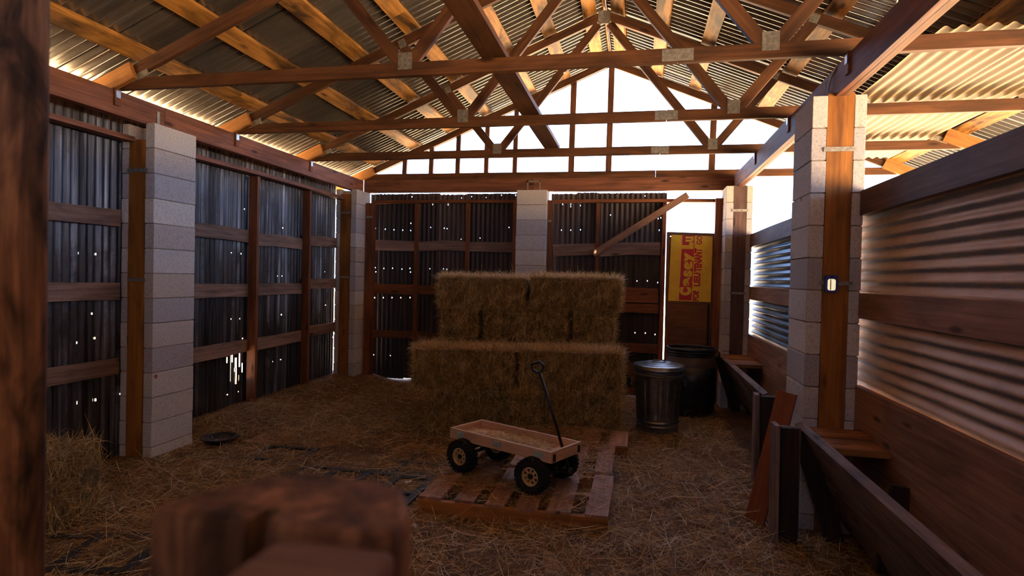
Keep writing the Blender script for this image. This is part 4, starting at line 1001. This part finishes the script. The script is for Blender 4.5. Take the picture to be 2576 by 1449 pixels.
def scrap(label, u, v, r, seed, mt='paper', cat='scrap'):
    rs = random.Random(seed); p = at(u, v, z=0.02); m = MB()
    n = 9; pts = [(r * rs.uniform(.6, 1.1) * math.cos(2 * PI * k / n), r * rs.uniform(.6, 1.1) * math.sin(2 * PI * k / n)) for k in range(n)]
    m.add([(0, 0, r * 0.5)] + [(a_, b_, r * rs.uniform(0.1, 0.55)) for a_, b_ in pts], [(0, k + 1, (k + 1) % n + 1) for k in range(n)])
    o = m.obj('scrap', mt, None, Matrix.Translation((p.x, p.y, 0.015))); sol = o.modifiers.new('thick', 'SOLIDIFY'); sol.thickness = 0.004
    return tag(o, label, cat)
scrap('crumpled pale scrap on the straw between stump and pallet', 1044, 1322, 0.028, 1)
scrap('pale torn scrap at the foot of the dark upright boards', 2005, 1358, 0.03, 2)
scrap('pale scrap lying on the blue edged rubber mat', 1028, 1213, 0.03, 3)

# ------------------------------------------------------------------ posts close to the camera
d_ = Vector((-1.20, 0.90, 0)); ang = math.atan2(d_.y, d_.x)
m = MB()
for k in range(1):
    poly = rrect(0.075, 0.083, 0.02, 3); m.prism(poly, 0, 3.0)
fp = m.obj('tall_post', 'old_post', None, Matrix.Translation((-1.20, 0.90, 0)) @ Matrix.Rotation(ang, 4, 'Z') @ Matrix.Rotation(PI / 2, 4, 'Y') @ Matrix.Rotation(0, 4, 'Z') if False else Matrix.Translation((-1.20, 0.90, 0)) @ Matrix.Rotation(ang, 4, 'Z'))
tag(fp, 'tall brown wooden post close to the camera, out of focus', 'post')

gp = empty('gate_post', (-0.29, 0.48, 0), 'blurred cut off brown post top with a slot, close to the camera', 'post')
def pillar_poly(name, pts, z0, z1, mat, tilt=0.0):
    m = MB(); n = len(pts)
    cx = sum(p[0] for p in pts) / n; cy_ = sum(p[1] for p in pts) / n
    # side walls, a worn rounded rim and a lumpy top
    rings = [(1.0, z0), (1.0, z1 - 0.012), (0.97, z1 - 0.003), (0.90, z1)]
    vs = []
    for s_, z in rings: vs += [(cx + (p[0] - cx) * s_, cy_ + (p[1] - cy_) * s_, z + random.uniform(-.0015, .0015)) for p in pts]
    fs = [(j * n + i, j * n + (i + 1) % n, (j + 1) * n + (i + 1) % n, (j + 1) * n + i) for j in range(3) for i in range(n)]
    fs += [tuple(range(n - 1, -1, -1)), tuple(3 * n + i for i in range(n))]
    m.add(vs, fs); return m.obj(name, mat, gp)
pillar_poly('post_half', [(-0.398, 0.428), (-0.302, 0.418), (-0.300, 0.445), (-0.285, 0.445), (-0.283, 0.418), (-0.190, 0.421), (-0.178, 0.435), (-0.182, 0.475), (-0.205, 0.52), (-0.225, 0.533), (-0.30, 0.538), (-0.345, 0.527), (-0.392, 0.455)], 0.0, 1.35, 'stump')
qa, qb = at(640, 1385, y=0.385), at(965, 1385, y=0.385)
m = MB(); m.box((0, 0, 0), (qb.x - qa.x, 0.10, 0.09)); m.obj('rail_end', 'old_rail', gp, Matrix.Translation(((qa.x + qb.x) / 2, 0.365, qa.z - 0.045)), bevel=0.010)

# ------------------------------------------------------------------ straw on the floor
def litter(n, yr, xr, p, seed, lmin, lmax, wmin, wmax, name, label, mask=None, lift=0.006, mt='straw'):
    rs = np.random.default_rng(seed)
    y = yr[0] + (yr[1] - yr[0]) * rs.uniform(0, 1, n) ** p; x = rs.uniform(xr[0], xr[1], n)
    keep = np.ones(n, bool) if mask is None else mask(x, y, rs)
    x, y = x[keep], y[keep]; n = len(x)
    ln = rs.uniform(lmin, lmax, n); a = rs.uniform(0, 2 * PI, n); e = np.abs(rs.normal(0.0, 0.13, n)) * rs.choice([1, 1, 1, 2.6], n)
    D = np.stack([np.cos(a) * np.cos(e), np.sin(a) * np.cos(e), np.sin(e)], 1)
    P = np.stack([x, y, floor_z(x, y) + rs.uniform(0.0, lift, n)], 1) - D * np.array([[.4, .4, 0.0]]) * ln[:, None]
    o = strands(name, P, D, ln, rs.uniform(wmin, wmax, n), mt, nrm=np.tile(np.array([[0, 0, 1.]]), (n, 1)), curl=0.18)
    return tag(o, label, 'straw', kind='stuff')
def not_bare(x, y, rs):
    k = vnoise(x * 1.3 + 3, y * 1.3) > -0.55
    onmat = ((x > -2.65) & (x < -1.45) & (y > 3.3) & (y < 4.9)) | ((x > -3.75) & (x < -2.65) & (y > 4.15) & (y < 4.75)) | ((x > -3.5) & (x < -2.5) & (y > 2.45) & (y < 3.0))
    inpillar = ((x < -3.78) & (((y > 4.0) & (y < 4.62)) | (y > 7.55))) | ((x > 1.0) & (y > 3.95))
    return ~inpillar & (k | (rs.uniform(0, 1, len(x)) < 0.35)) & (~onmat | (rs.uniform(0, 1, len(x)) < 0.45))
litter(120000, (1.9, 7.95), (-4.08, 1.30), 1.5, 21, 0.04, 0.17, 0.0018, 0.0042, 'straw_litter', 'loose straw covering the barn floor', not_bare)
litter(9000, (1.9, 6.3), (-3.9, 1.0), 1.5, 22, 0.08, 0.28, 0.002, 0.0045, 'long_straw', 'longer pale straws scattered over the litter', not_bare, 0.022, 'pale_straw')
# straw on the pallets
n = 9000
rs = np.random.default_rng(31)
x = rs.uniform(-1.36, -0.12, n); y = rs.uniform(3.62, 5.75, n)
k = (vnoise(x * 3.1 + 7, y * 3.1) > -0.3) | (rs.uniform(0, 1, n) < 0.12)
k &= (rs.uniform(0, 1, n) < 0.45) | ((x < -0.33) & (y > 3.85)); x, y = x[k], y[k]; n = len(x)
a = rs.uniform(0, 2 * PI, n); e = np.abs(rs.normal(0, 0.10, n)); D = np.stack([np.cos(a) * np.cos(e), np.sin(a) * np.cos(e), np.sin(e)], 1); ln = rs.uniform(0.04, 0.15, n)
P = np.stack([x, y, np.full(n, 0.112) + rs.uniform(0, 0.008, n)], 1) - D * np.array([[.4, .4, 0]]) * ln[:, None]
o = strands('pallet_straw', P, D, ln, rs.uniform(0.0018, 0.004, n), 'straw', nrm=np.tile(np.array([[0, 0, 1.]]), (n, 1)), curl=0.15)
tag(o, 'loose straw strewn over the pallets around the wagon', 'straw', kind='stuff')
